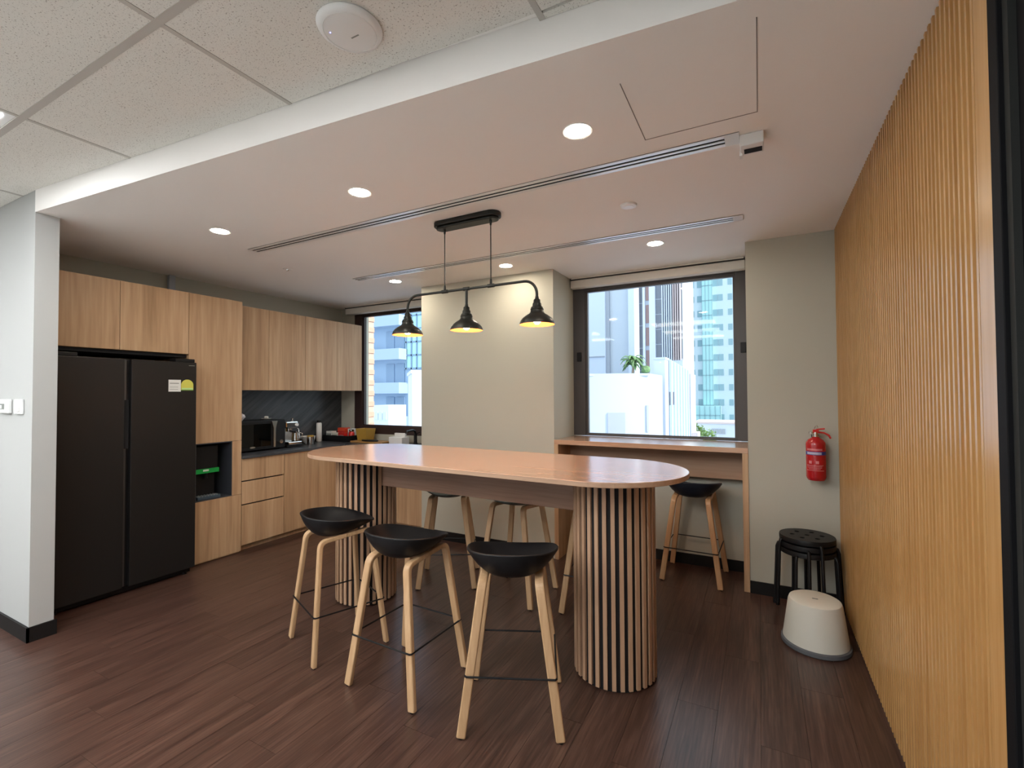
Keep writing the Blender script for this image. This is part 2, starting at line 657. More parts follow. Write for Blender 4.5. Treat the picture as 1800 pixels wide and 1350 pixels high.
ce = struct(MB().prism([(KX - 0.2, STY + 0.03), (STX - 0.001, STY + 0.03), (STX - 0.001, BK0[1]), BK1, (BK1[0], 4.75), (KX - 0.2, 4.75)], CZ, 2.95).build('ceiling', 'ceiling_paint'))
ct = struct(MB().prism([(-7.5, -3.4), (0.95, -3.4), (0.95, 1.62), (STX, STY + 0.05), (-7.5, STY + 0.05)], TZ + 0.02, 2.96).build('ceiling_tiled', 'ceiling_paint'))
GX, GY = 1.175, 0.5875
gx = [-1.815 + GX * k for k in range(-5, 4)]
gy = [0.838 - GY * k for k in range(-1, 8)]
panels = {(-2.99, 0.2505), (-2.99, -0.9245), (-2.99, -2.0995), (-0.64, -0.337), (-0.64, -1.512), (-0.64, -2.687), (-5.34, -0.337), (-5.34, -1.512), (-5.34, -2.687)}  # the one over the stub wall shows; the others are added for light


def is_panel(x0, y0):
    return any(abs(x0 + GX - a) < 0.05 and abs(y0 - b) < 0.05 for a, b in panels)


tile_me = MB().box(0.006, GX - 0.006, 0.006, GY - 0.006, TZ + 0.003, TZ + 0.02).mesh('ceiling_tile', 'acoustic_tile')
pcells = []
for x0 in gx:
    x1 = x0 + GX
    for y0 in gy:
        y1 = y0 + GY
        if x0 > 0.9 or y0 < -3.4 - GY:
            continue
        lim0 = bky(max(x0, STX)) if x1 > STX + 0.01 else STY
        lim1 = bky(min(x1, 0.9)) if x1 > STX + 0.01 else STY
        if y0 > max(lim0, lim1) - 0.02:
            continue
        if is_panel(x0, y0):
            pcells.append((x0, y0))
            continue
        if y1 < min(lim0, lim1) and x1 < 0.5 and x0 > -7.5 and y0 > -3.4:
            place(tile_me, 'ceiling_tile', ct, (x0, y0, 0))
        else:
            a0, a1 = max(x0, -7.5) + 0.006, min(x1, 0.5) - 0.006
            b0 = max(y0, -3.4) + 0.006
            if a1 <= a0 + 0.01:
                continue
            if x1 > STX + 0.01:
                pl = [(a0, b0), (a1, b0), (a1, min(y1 - 0.006, bky(max(a1, STX)) - 0.002)), (a0, min(y1 - 0.006, bky(max(a0, STX)) - 0.002))]
            else:
                pl = [(a0, b0), (a1, b0), (a1, min(y1, STY) - 0.002), (a0, min(y1, STY) - 0.002)]
            if pl[2][1] < b0 + 0.01 or pl[3][1] < b0 + 0.005:
                continue
            MB().prism(pl, TZ + 0.003, TZ + 0.02).build('ceiling_tile', 'acoustic_tile', ct)
for yy in gy:
    if yy < STY:
        MB().box(-7.5, 0.5, yy - 0.014, yy + 0.014, TZ, TZ + 0.02).build('grid_rail', 'grid_paint', ct)
for xx in gx:
    if xx > -7.5 and xx < 0.5:
        MB().box(xx - 0.011, xx + 0.011, -3.4, (bky(xx) if xx > STX else STY) - 0.001, TZ + 0.001, TZ + 0.02).build('grid_rail', 'grid_paint', ct)
for k, (x0, y0) in enumerate(pcells):
    nm = ['recessed white panel light in the tiled ceiling over the stub wall'] + ['recessed white panel light in the tiled ceiling of the open office'] * 9
    first = abs(x0 + GX + 2.99) < 0.05 and y0 > 0.2
    t = thing('panel_light', nm[0] if first else nm[1], 'ceiling light', (x0 + GX / 2, y0 + GY / 2, TZ), None if first else 'added ceiling lights')
    if first:
        MB().box(x0 + 0.006, x0 + GX / 2 - 0.012, y0 + 0.006, y0 + GY - 0.006, TZ + 0.003, TZ + 0.02).build('ceiling_tile', 'acoustic_tile', ct)
        MB().box(x0 + GX / 2 - 0.011, x0 + GX / 2 + 0.011, y0 + 0.014, y0 + GY - 0.014, TZ + 0.001, TZ + 0.02).build('grid_rail', 'grid_paint', ct)
        x0 += GX / 2
    x1 = x0 + (GX / 2 if first else GX)
    MB().box(x0 + 0.012, x1 - 0.012, y0 + 0.016, y0 + GY - 0.016, TZ + 0.004, TZ + 0.02).build('frame', 'diffuser_white', t)
    MB().box(x0 + 0.045, x1 - 0.045, y0 + 0.05, y0 + GY - 0.05, TZ + 0.001, TZ + 0.004).build('diffuser', 'led_panel', t)

# access hatch in the kitchen ceiling
hz0, hz1 = CZ - 0.0016, CZ + 0.001
MB().box(-0.4415, -0.4385, 1.708, 2.147, hz0, hz1).build('hatch_joint', 'hatch_line', ce)
MB().box(-0.4415, 0.0115, 2.144, 2.147, hz0, hz1).build('hatch_joint', 'hatch_line', ce)
MB().box(0.0085, 0.0115, 1.60, 2.147, hz0, hz1).build('hatch_joint', 'hatch_line', ce)

# ------------------------------------------------------------------ windows


def window(name, x0, x1, z0, z1, mat, fl_, fr_, ft, fb, latches):
    w_ = struct(MB().box(x0, x0 + fl_, WY, WY + 0.07, z0, z1).build(name, mat, bevel=0.003))
    MB().box(x1 - fr_, x1, WY, WY + 0.07, z0, z1).build('window_jamb', mat, w_, bevel=0.003)
    MB().box(x0 + fl_, x1 - fr_, WY, WY + 0.07, z1 - ft, z1).build('window_head', mat, w_, bevel=0.003)
    MB().box(x0 + fl_, x1 - fr_, WY, WY + 0.07, z0, z0 + fb).build('window_bottom_rail', mat, w_, bevel=0.003)
    # inner sash bead
    b = MB()
    e = 0.022
    b.box(x0 + fl_, x0 + fl_ + e, WY + 0.02, WY + 0.06, z0 + fb, z1 - ft)
    b.box(x1 - fr_ - e, x1 - fr_, WY + 0.02, WY + 0.06, z0 + fb, z1 - ft)
    b.box(x0 + fl_ + e, x1 - fr_ - e, WY + 0.02, WY + 0.06, z1 - ft - e, z1 - ft)
    b.box(x0 + fl_ + e, x1 - fr_ - e, WY + 0.02, WY + 0.06, z0 + fb, z0 + fb + e * 0.6)
    b.build('window_sash', mat, w_)
    MB().box(x0 + fl_ + e * 0.6, x1 - fr_ - e * 0.6, WY + 0.038, WY + 0.044, z0 + fb + 0.005, z1 - ft - 0.01).build('window_pane', 'glass', w_)
    for lx, lz in latches:
        MB().box(lx - 0.022, lx + 0.022, WY - 0.018, WY, lz - 0.045, lz + 0.045).build('window_latch', 'black_metal', w_, bevel=0.004)
    return w_


window('window_1', -1.665, -0.08, 1.082, 2.59, 'frame_dark', 0.125, 0.09, 0.05, 0.012, [(-1.60, 1.87), (-0.115, 1.89)])
window('window_2', -4.72, -3.19, 1.0, 2.59, 'frame_brown', 0.13, 0.1, 0.05, 0.10, [])


def blind(x0, x1, label):
    t = thing('roller_blind', label, 'blind', (x0, 4.41, 2.555))
    MB().box(x0, x1, 4.405, 4.485, 2.552, 2.628).build('cassette', 'blind_white', t, bevel=0.006)
    MB().box(x0, x1, 4.40, 4.49, 2.628, 2.6495).build('head_rail', 'trim_dark', t)
    MB().box(x0 + 0.01, x1 - 0.01, 4.395, 4.402, 2.638, 2.6495).build('track_lip', 'blind_white', t)
    return t


blind(-1.655, -0.09, 'cream rolled-up roller blind above the bar counter window')
blind(-4.79, -3.2, 'cream rolled-up roller blind above the window by the kitchen cabinets')

# ------------------------------------------------------------------ kitchen cabinets
KF = -4.41


def door(parent, y0, y1, z0, z1, xf, name='door', g=0.0015, mat='laminate', th=0.019):
    return MB().box(xf - th, xf, y0 + g, y1 - g, z0 + g, z1 - g).build(name, mat, parent, bevel=0.0012)


t = thing('overhead_cabinet', 'wood laminate cabinet with two doors above the black refrigerator', 'cabinet', (-4.7, 1.8, 1.862))
MB().box(KX + 0.002, KF - 0.02, 1.305, 2.300, 1.862, 2.40).build('body', 'laminate', t)
door(t, 1.305, 1.803, 1.862, 2.406, KF)
door(t, 1.803, 2.302, 1.862, 2.406, KF)
MB().box(KX + 0.01, KF - 0.03, 1.31, 2.298, 1.835, 1.861).build('shadow_gap_panel', 'dark_core', t)

t = thing('tall_cabinet', 'tall wood laminate cabinet with a dark niche beside the refrigerator', 'cabinet', (-4.7, 2.54, 0))
b = MB()
b.box(KX + 0.002, KF - 0.02, 2.303, 2.32, 0, 2.40)
b.box(KX + 0.002, KF - 0.02, 2.765, 2.782, 0, 2.40)
b.box(KX + 0.002, KX + 0.02, 2.32, 2.765, 0, 2.40)
b.box(KX + 0.02, KF - 0.02, 2.32, 2.765, 1.08, 2.40)
b.box(KX + 0.02, KF - 0.02, 2.32, 2.765, 0.0, 0.545)
b.build('body', 'laminate', t)
door(t, 2.303, 2.784, 1.070, 2.406, KF)
door(t, 2.303, 2.784, 0.012, 0.556, KF)
door(t, 2.303, 2.366, 0.556, 1.070, KF, 'niche_stile')
door(t, 2.692, 2.784, 0.556, 1.070, KF, 'niche_stile')
n_ = MB()
n_.box(KX + 0.03, KF - 0.002, 2.686, 2.6935, 0.556, 1.07)
n_.box(KX + 0.03, KF - 0.002, 2.366, 2.3735, 0.556, 1.07)
n_.box(KX + 0.03, KF - 0.002, 2.3735, 2.686, 1.0625, 1.07)
n_.box(KX + 0.03, KF - 0.002, 2.3735, 2.686, 0.556, 0.5635)
n_.box(KX + 0.022, KX + 0.03, 2.366, 2.6935, 0.556, 1.07)
n_.build('niche_lining', 'niche_grey', t)

t = thing('water_dispenser', 'black water dispenser with a green lit band inside the cabinet niche', 'water dispenser', (-4.65, 2.53, 0.5645))
b = MB().box(-4.90, -4.52, 2.40, 2.60, 0.5645, 1.045)
b.build('body', 'black_plastic', t, bevel=0.012)
MB().box(-4.52, -4.47, 2.40, 2.60, 0.815, 1.045).build('head', 'black_plastic', t, bevel=0.012)
MB().box(-4.47, -4.462, 2.398, 2.602, 0.795, 0.835).box(-4.52, -4.47, 2.398, 2.602, 0.795, 0.812).build('light_band', 'green_lit', t)
MB().box(-4.4615, -4.461, 2.46, 2.51, 0.812, 0.828).build('display', 'label_white', t)
MB().lathe([(0.012, 0), (0.012, 0.05)], (-4.49, 2.50, 0.745), 12).build('spout', 'black_metal', t, smooth=40)
MB().box(-4.52, -4.43, 2.40, 2.60, 0.5645, 0.59).build('drip_tray', 'blue_grey', t, bevel=0.004)
g_ = MB()
for k in range(7):
    g_.box(-4.51, -4.44, 2.415 + k * 0.026, 2.423 + k * 0.026, 0.59, 0.594)
g_.build('drip_grille', 'aluminium', t)


def wall_cabinet(y0, ym, y1, label):
    t = thing('wall_cabinet', label, 'cabinet', (-4.75, (y0 + y1) / 2, 1.556))
    MB().box(KX + 0.002, -4.60, y0, y1, 1.556, 2.398).build('body', 'laminate', t)
    door(t, y0, ym, 1.552, 2.403, -4.58)
    door(t, ym, y1, 1.552, 2.403, -4.58)


wall_cabinet(2.786, 3.180, 3.629, 'wood laminate wall cabinet hung above the microwave')
wall_cabinet(3.630, 4.080, 4.490, 'wood laminate wall cabinet beside the corner window')

t = thing('drawer_cabinet', 'wood laminate base cabinet with three drawers below the microwave', 'cabinet', (-4.7, 3.01, 0))
MB().box(KX + 0.002, KF - 0.035, 2.786, 3.24, 0.062, 0.885).build('body', 'dark_core', t)
MB().box(KX + 0.05, KF - 0.06, 2.786, 3.24, 0.0, 0.062).build('kickboard', 'laminate', t)
for z0, z1 in ((0.062, 0.440), (0.453, 0.665), (0.678, 0.888)):
    d = MB().box(KF - 0.02, KF, 2.788, 3.238, z0, z1).build('drawer', 'laminate', t, bevel=0.0012)
    MB().box(KF - 0.033, KF - 0.0205, 2.79, 3.236, z1 - 0.02, min(z1 + 0.010, 0.8885)).build('finger_groove', 'dark_core', d)
t = thing('base_cabinet', 'wood laminate base cabinet with two doors beside the drawers', 'cabinet', (-4.7, 3.66, 0))
MB().box(KX + 0.002, KF - 0.021, 3.242, 4.07, 0.062, 0.885).build('body', 'laminate', t)
MB().box(KX + 0.05, KF - 0.06, 3.242, 4.07, 0.0, 0.062).build('kickboard', 'laminate', t)
door(t, 3.242, 3.675, 0.062, 0.888, KF)
door(t, 3.675, 4.07, 0.062, 0.888, KF)
t = thing('base_cabinet', 'wood laminate base cabinet under the corner window', 'cabinet', (-3.9, 4.3, 0))
MB().box(KF - 0.02, -3.198, 4.095, WY - 0.002, 0.062, 0.885).build('body', 'laminate', t)
MB().box(KF, -3.2, 4.13, WY - 0.01, 0.0, 0.062).build('kickboard', 'laminate', t)
for a0, a1 in ((KF + 0.002, -4.0), (-4.0, -3.60), (-3.60, -3.225)):
    MB().box(a0 + 0.0015, a1 - 0.0015, 4.075, 4.094, 0.0635, 0.8865).build('door', 'laminate', t, bevel=0.0012)
MB().box(-3.223, -3.2, 4.078, 4.094, 0.0, 0.8865).build('filler_strip', 'white_gloss', t)
wt = MB().prism([(KX + 0.001, 2.786), (KF + 0.018, 2.786), (KF + 0.018, 4.055), (-3.193, 4.055), (-3.193, WY - 0.001), (KX + 0.001, WY - 0.001)], 0.889, 0.915).build('worktop', 'slate_top', None, (-4.7, 3.6, 0.889), bevel=0.002)
tag(wt, 'dark slate-grey worktop running round the kitchen corner', 'worktop')
bs = MB().box(KX + 0.0015, KX + 0.009, 2.786, WY - 0.001, 0.9155, 1.555).build('backsplash', 'slate_splash', None, (KX, 3.6, 0.916))
tag(bs, 'dark grey slate-look backsplash panel behind the microwave', 'backsplash')
tr = MB().box(KX, KX + 0.035, 2.40, 2.455, 2.41, CZ).build('cable_trunking', 'ext_mid', None, (KX, 2.43, 2.41), bevel=0.003)
tag(tr, 'grey vertical cable trunking on the wall above the refrigerator cabinet', 'trunking')

# ------------------------------------------------------------------ refrigerator
t = thing('refrigerator', 'matte black side-by-side refrigerator between the stub wall and tall cabinet', 'refrigerator', (-4.6, 1.82, 0))
MB().box(-4.93, -4.325, 1.352, 2.284, 0.03, 1.765).build('body', 'fridge_body', t, bevel=0.004)
dl = MB().box(-4.315, -4.25, 1.352, 1.772, 0.055, 1.782).build('door', 'fridge_door', t, bevel=0.004)
dr_ = MB().box(-4.315, -4.25, 1.814, 2.284, 0.055, 1.782).build('door', 'fridge_door', t, bevel=0.004)
MB().box(-4.315, -4.275, 1.772, 1.793, 0.06, 1.78).build('handle_groove', 'fridge_edge', dl)
MB().box(-4.315, -4.285, 1.793, 1.814, 0.06, 1.78).build('handle_groove', 'black_metal', dr_)
MB().box(-4.30, -4.268, 1.778, 1.808, 1.10, 1.47).build('grip_recess', 'dark_void', dl)
MB().box(-4.2525, -4.2485, 1.349, 1.3535, 0.055, 1.782).build('edge_trim', 'fridge_edge', dl)
MB().box(-4.36, -4.27, 2.13, 2.28, 1.783, 1.812).build('hinge_cover', 'black_plastic', t, bevel=0.004)
MB().box(-4.36, -4.27, 1.36, 1.50, 1.783, 1.812).build('hinge_cover', 'black_plastic', t, bevel=0.004)
MB().box(-4.38, -4.30, 1.37, 2.27, 0.012, 0.05).build('kick_grille', 'black_plastic', t)
for yy in (1.40, 2.23):
    MB().lathe([(0.02, 0), (0.02, 0.02), (0.012, 0.022), (0.012, 0.035)], (-4.31, yy, 0), 12).build('foot', 'black_plastic', t, smooth=40)
MB().box(-4.25, -4.2492, 2.222, 2.268, 1.752, 1.757).build('brand_mark', 'label_grey', dr_)
MB().box(-4.25, -4.2490, 2.069, 2.161, 1.535, 1.632).build('energy_sheet', 'label_white', dr_)
g_ = MB()
for z, h, y1 in ((1.600, 0.006, 2.146), (1.571, 0.003, 2.14), (1.552, 0.003, 2.14)):
    g_.box(-4.249, -4.2486, 2.078, y1, z, z + h)
g_.build('printed_lines', 'label_grey', dr_)
ar = [(2.163 + 0.0, 1.545), (2.258, 1.545), (2.258, 1.590)] + [(2.2105 + 0.0475 * math.cos(a), 1.590 + 0.046 * math.sin(a)) for a in [PI * k / 12 for k in range(1, 12)]] + [(2.163, 1.590)]
MB().prism_axis(ar, -4.25, -4.2488, 'X').build('energy_label', 'label_yellow', dr_)
MB().box(-4.2488, -4.2485, 2.163, 2.258, 1.545, 1.552).build('label_stripe', 'label_green', dr_)
MB().box(-4.2488, -4.2485, 2.168, 2.253, 1.552, 1.566).build('label_band', 'label_mint', dr_)

# ------------------------------------------------------------------ things on the worktop
WTZ = 0.9155
t = thing('microwave', 'black microwave oven with a steel door handle on the slate worktop', 'microwave', (-4.78, 3.13, WTZ))
MB().box(-4.955, -4.635, 2.86, 3.41, WTZ + 0.012, 1.235).build('body', 'black_metal', t, bevel=0.006)
dd = MB().box(-4.634, -4.618, 2.862, 3.285, WTZ + 0.018, 1.230).build('door', 'black_plastic', t, bevel=0.003)
MB().box(-4.6185, -4.617, 2.90, 3.235, WTZ + 0.05, 1.20).build('door_window', 'glass_black', dd)
hp = [(3.258, WTZ + 0.03), (3.282, WTZ + 0.03), (3.286, 1.15), (3.305, 1.225), (3.236, 1.225), (3.258, 1.15)]
MB().prism_axis(hp, -4.617, -4.605, 'X').build('door_handle', 'steel', dd, bevel=0.003)
MB().box(-4.634, -4.622, 3.287, 3.408, WTZ + 0.018, 1.230).build('control_panel', 'black_plastic', t, bevel=0.003)
MB().prism_axis([(3.350 + 0.02 * math.cos(2 * PI * k / 20), 1.000 + 0.02 * math.sin(2 * PI * k / 20)) for k in range(20)], -4.622, -4.603, 'X').build('dial', 'chrome', t, smooth=40)
MB().prism_axis([(3.03 + 0.03 * math.cos(2 * PI * k / 20), 0.962 + 0.009 * math.sin(2 * PI * k / 20)) for k in range(20)], -4.617, -4.6162, 'X').build('badge', 'steel', dd)
for xx in (-4.92, -4.66):
    for yy in (2.90, 3.37):
        MB().lathe([(0.014, 0), (0.014, 0.0125)], (xx, yy, WTZ), 10).build('foot', 'black_plastic', t)


def lump(name, label, cat, c, r, mat, seed, group=None, h=1.0):
    # crumpled bag or packet
    rnd = random.Random(seed)
    bm = bmesh.new()
    bmesh.ops.create_icosphere(bm, subdivisions=2, radius=1)
    for v in bm.verts:
        k = 0.85 + 0.3 * rnd.random()
        v.co = Vector((v.co.x * r[0] * k, v.co.y * r[1] * k, max(v.co.z, -0.8) * r[2] * k))
    mz = min(v.co.z for v in bm.verts)
    for v in bm.verts:
        v.co.z -= mz
    me = bpy.data.meshes.new(name)
    bm.to_mesh(me)
    bm.free()
    me.materials.append(MATS[mat])
    o = bpy.data.objects.new(name, me)
    COL.objects.link(o)
    o.location = c
    return tag(o, label, cat, group)


lump('plastic_bag', 'crumpled clear plastic bag lying on top of the microwave', 'bag', (-4.74, 2.965, 1.2355), (0.05, 0.055, 0.045), 'plastic_clear', 3)
sa = MB().lathe([(0.02, 0), (0.05, 0.006), (0.055, 0.012), (0.05, 0.011), (0.01, 0.007)], (-4.82, 3.32, 1.2355), 20).build('saucer', 'white_gloss', None, (-4.82, 3.32, 1.2355), smooth=40)
tag(sa, 'small white saucer on top of the microwave', 'saucer')
lump('folded_cloth', 'small white crumpled cloth resting in the saucer', 'cloth', (-4.82, 3.32, 1.246), (0.02, 0.024, 0.014), 'tissue', 4)

t = thing('espresso_machine', 'chrome espresso machine with steam wand beside the microwave', 'coffee machine', (-4.76, 3.53, WTZ))
MB().box(-4.93, -4.63, 3.44, 3.625, WTZ, WTZ + 0.03).build('base', 'black_plastic', t, bevel=0.008)
MB().box(-4.80, -4.615, 3.445, 3.62, WTZ + 0.03, WTZ + 0.065).build('drip_tray', 'chrome', t, bevel=0.008)
MB().box(-4.93, -4.79, 3.44, 3.625, WTZ + 0.03, WTZ + 0.29).build('body', 'steel', t, bevel=0.012)
MB().box(-4.79, -4.655, 3.44, 3.60, WTZ + 0.215, WTZ + 0.29).build('head', 'chrome', t, bevel=0.014)
MB().box(-4.79, -4.70, 3.437, 3.455, WTZ + 0.06, WTZ + 0.215).build('side_rail', 'amber', t)
gh = MB().lathe([(0.030, 0), (0.033, 0.008), (0.033, 0.035), (0.026, 0.04)], (-4.70, 3.51, WTZ + 0.175), 20).build('group_head', 'chrome', t, smooth=40)
MB().tube([(-4.70, 3.51, WTZ + 0.185), (-4.58, 3.50, WTZ + 0.175)], 0.011).build('portafilter_handle', 'black_plastic', gh, smooth=40)
MB().tube([(-4.70, 3.59, WTZ + 0.225), (-4.66, 3.605, WTZ + 0.20), (-4.645, 3.61, WTZ + 0.09)], 0.005).build('steam_wand', 'chrome', t, smooth=40)
MB().lathe([(0.012, 0), (0.014, 0.03), (0.010, 0.034)], (-4.70, 3.555, WTZ + 0.29), 14).build('lever_knob', 'chrome', t, smooth=40)
MB().prism_axis([(3.58 + 0.017 * math.cos(2 * PI * k / 18), WTZ + 0.25 + 0.017 * math.sin(2 * PI * k / 18)) for k in range(18)], -4.655, -4.645, 'X').build('pressure_gauge', 'white_gloss', t)
t = thing('milk_jug', 'steel milk jug standing on the espresso machine drip tray', 'jug', (-4.66, 3.565, WTZ + 0.066))
MB().lathe([(0.030, 0), (0.038, 0.006), (0.040, 0.04), (0.030, 0.085), (0.033, 0.105), (0.031, 0.104), (0.028, 0.085), (0.036, 0.04), (0.02, 0.006)], (-4.66, 3.565, WTZ + 0.066), 22).build('body', 'steel', t, smooth=40)
MB().tube([(-4.632, 3.592, WTZ + 0.16), (-4.607, 3.615, WTZ + 0.15), (-4.609, 3.613, WTZ + 0.10), (-4.630, 3.592, WTZ + 0.09)], 0.004).build('handle', 'steel', t, smooth=40)
t = thing('canister', 'small steel canister in front of the white bowl', 'canister', (-4.70, 3.80, WTZ))
MB().lathe([(0.036, 0), (0.038, 0.003), (0.038, 0.095)], (-4.70, 3.80, WTZ), 22).build('body', 'steel', t, smooth=40)
MB().lathe([(0.039, 0.095), (0.039, 0.106), (0.034, 0.110)], (-4.70, 3.80, WTZ), 22).build('lid', 'amber', t, smooth=40)
bo = MB().lathe([(0.04, 0), (0.07, 0.03), (0.085, 0.085), (0.088, 0.09), (0.082, 0.088), (0.066, 0.035), (0.02, 0.012)], (-4.83, 3.87, WTZ), 26).build('bowl', 'white_gloss', None, (-4.83, 3.87, WTZ), smooth=40)
tag(bo, 'white bowl on the worktop behind the steel canister', 'bowl')
for k, (yy, xx, m_) in enumerate(((3.70, -4.80, 'cup_brown'), (3.745, -4.88, 'bamboo'))):
    c_ = MB().lathe([(0.026, 0), (0.032, 0.07), (0.033, 0.075), (0.030, 0.074), (0.022, 0.006)], (xx, yy, WTZ), 20).build('cup', m_, None, (xx, yy, WTZ), smooth=40)
    tag(c_, ['brown paper cup between the espresso machine and the bowl', 'tan paper cup behind the espresso machine by the backsplash'][k], 'cup')
t = thing('bottle', 'white slim bottle with a black cap against the backsplash', 'bottle', (-4.915, 4.10, WTZ))
MB().lathe([(0.030, 0), (0.033, 0.004), (0.033, 0.225), (0.026, 0.238)], (-4.915, 4.10, WTZ), 22).build('body', 'white_gloss', t, smooth=40)
MB().lathe([(0.027, 0.238), (0.027, 0.262), (0.022, 0.267)], (-4.915, 4.10, WTZ), 22).build('cap', 'black_plastic', t, smooth=40)
# snack tray
t = thing('snack_tray', 'black tray holding snack packets in the worktop corner', 'tray', (-4.75, 4.33, WTZ))
b = MB()
b.box(-4.945, -4.50, 4.19, 4.44, WTZ, WTZ + 0.008)
b.box(-4.945, -4.50, 4.19, 4.198, WTZ + 0.008, WTZ + 0.075)
b.box(-4.945, -4.50, 4.432, 4.44, WTZ + 0.008, WTZ + 0.075)
b.box(-4.945, -4.937, 4.198, 4.432, WTZ + 0.008, WTZ + 0.075)
b.box(-4.508, -4.50, 4.198, 4.432, WTZ + 0.008, WTZ + 0.075)
b.build('tray_body', 'black_plastic', t)


def packet(name, label, x0, x1, y0, y1, z0, z1, mat, m2, rz=0.0):
    t = thing(name, label, 'packet', ((x0 + x1) / 2, (y0 + y1) / 2, z0))
    MB().box(x0, x1, y0, y1, z0, z1).build('box_body', mat, t, bevel=0.003)
    MB().box(x0 + 0.006, x1 - 0.006, y0 - 0.0006, y0, z0 + (z1 - z0) * 0.3, z0 + (z1 - z0) * 0.75).build('front_print', m2, t)
    t.rotation_euler = (0, 0, rz)


TB = WTZ + 0.0085
packet('snack_packet', 'white and grey snack packet at the backsplash end of the black tray', -4.925, -4.83, 4.22, 4.30, TB, TB + 0.115, 'white_gloss', 'label_grey')
packet('snack_packet', 'large orange-red snack packet in the middle of the black tray', -4.82, -4.69, 4.31, 4.40, TB, TB + 0.155, 'orange_red', 'red_gloss')
packet('snack_packet', 'cream snack packet lying in front of the orange-red packet', -4.82, -4.72, 4.215, 4.285, TB, TB + 0.095, 'cream_plastic', 'label_grey')
packet('snack_packet', 'red snack packet at the front of the black tray', -4.70, -4.60, 4.21, 4.27, TB, TB + 0.10, 'red_gloss', 'pink_print')
packet('snack_packet', 'white snack packet standing behind the red packets', -4.66, -4.58, 4.33, 4.40, TB, TB + 0.145, 'white_gloss', 'label_white')
t = thing('candy_jar', 'clear jar of red sweets beside the amber basket', 'jar', (-4.545, 4.285, TB))
MB().lathe([(0.032, 0), (0.036, 0.006), (0.036, 0.10), (0.026, 0.115)], (-4.545, 4.285, TB), 20).build('body', 'red_gloss', t, smooth=40)
MB().lathe([(0.028, 0.115), (0.030, 0.118), (0.030, 0.138), (0.024, 0.141)], (-4.545, 4.285, TB), 20).build('lid', 'steel', t, smooth=40)
bd = MB().prism([(-4.47, 4.19), (-4.02, 4.17), (-3.97, 4.22), (-3.97, 4.33), (-4.02, 4.38), (-4.47, 4.40)], WTZ, WTZ + 0.02).build('serving_board', 'bamboo', None, (-4.22, 4.28, WTZ), bevel=0.004)
tag(bd, 'brown bamboo serving board under the amber basket', 'board')
t = thing('amber_basket', 'amber open container standing on the serving board by the window', 'basket', (-4.35, 4.33, WTZ + 0.0205))
MB().prism([(-4.42, 4.27), (-4.28, 4.27), (-4.28, 4.39), (-4.42, 4.39)], WTZ + 0.0205, WTZ + 0.03).build('bottom', 'amber', t)
b = MB()
for (a, c, d_, e) in (((-4.42, 4.27), (-4.28, 4.27), (-4.26, 4.255), (-4.44, 4.255)), ((-4.28, 4.27), (-4.28, 4.39), (-4.26, 4.405), (-4.26, 4.255)), ((-4.28, 4.39), (-4.42, 4.39), (-4.44, 4.405), (-4.26, 4.405)), ((-4.42, 4.39), (-4.42, 4.27), (-4.44, 4.255), (-4.44, 4.405))):
    b.add([(a[0], a[1], WTZ + 0.0205), (c[0], c[1], WTZ + 0.0205), (d_[0], d_[1], WTZ + 0.165), (e[0], e[1], WTZ + 0.165)], [(0, 1, 2, 3)])
sdm = b.build('side_walls', 'amber', t)
so = sdm.modifiers.new('solidify', 'SOLIDIFY')
so.thickness = 0.005
dp = MB().prism([(-4.22 + 0.11 * math.cos(2 * PI * k / 28) * 1.15, 4.235 + 0.0 + 0.055 * math.sin(2 * PI * k / 28)) for k in range(28)], WTZ + 0.0205, WTZ + 0.036).build('plate', 'black_plastic', None, (-4.1, 4.24, WTZ + 0.0205), bevel=0.004)
dp.location = (-4.08, 4.255, WTZ + 0.0205)
tag(dp, 'dark oval plate lying on the serving board', 'plate')
t = thing('paper_box', 'pale blue-white paper box on the worktop beside the tap', 'box', (-3.79, 4.32, WTZ))
MB().box(-3.88, -3.68, 4.23, 4.36, WTZ, WTZ + 0.085).build('box_body', 'white_plastic', t, bevel=0.003)
MB().box(-3.88, -3.72, 4.33, 4.355, WTZ + 0.086, WTZ + 0.125).build('paper_sheets', 'label_white', t)
t = thing('tap', 'black kitchen tap beside the pillar at the window', 'tap', (-3.62, 4.40, WTZ))
MB().lathe([(0.026, 0), (0.026, 0.01), (0.020, 0.014), (0.018, 0.12)], (-3.62, 4.40, WTZ), 18).build('post', 'black_metal', t, smooth=40)
MB().tube([(-3.62, 4.40, WTZ + 0.11), (-3.62, 4.39, WTZ + 0.15), (-3.62, 4.35, WTZ + 0.165), (-3.62, 4.24, WTZ + 0.155), (-3.62, 4.235, WTZ + 0.13)], 0.013).build('spout', 'black_metal', t, smooth=40)
MB().tube([(-3.60, 4.40, WTZ + 0.12), (-3.545, 4.40, WTZ + 0.145)], 0.007).build('lever', 'black_metal', t, smooth=40)

# ------------------------------------------------------------------ bar table
TT = 1.087


def stadium(hl, hw, n=22):
    c = hl - hw
    p = [(c + hw * math.cos(a), hw * math.sin(a)) for a in [-PI / 2 + PI * k / n for k in range(n + 1)]]
    p += [(-c + hw * math.cos(a), hw * math.sin(a)) for a in [PI / 2 + PI * k / n for k in range(n + 1)]]
    return p


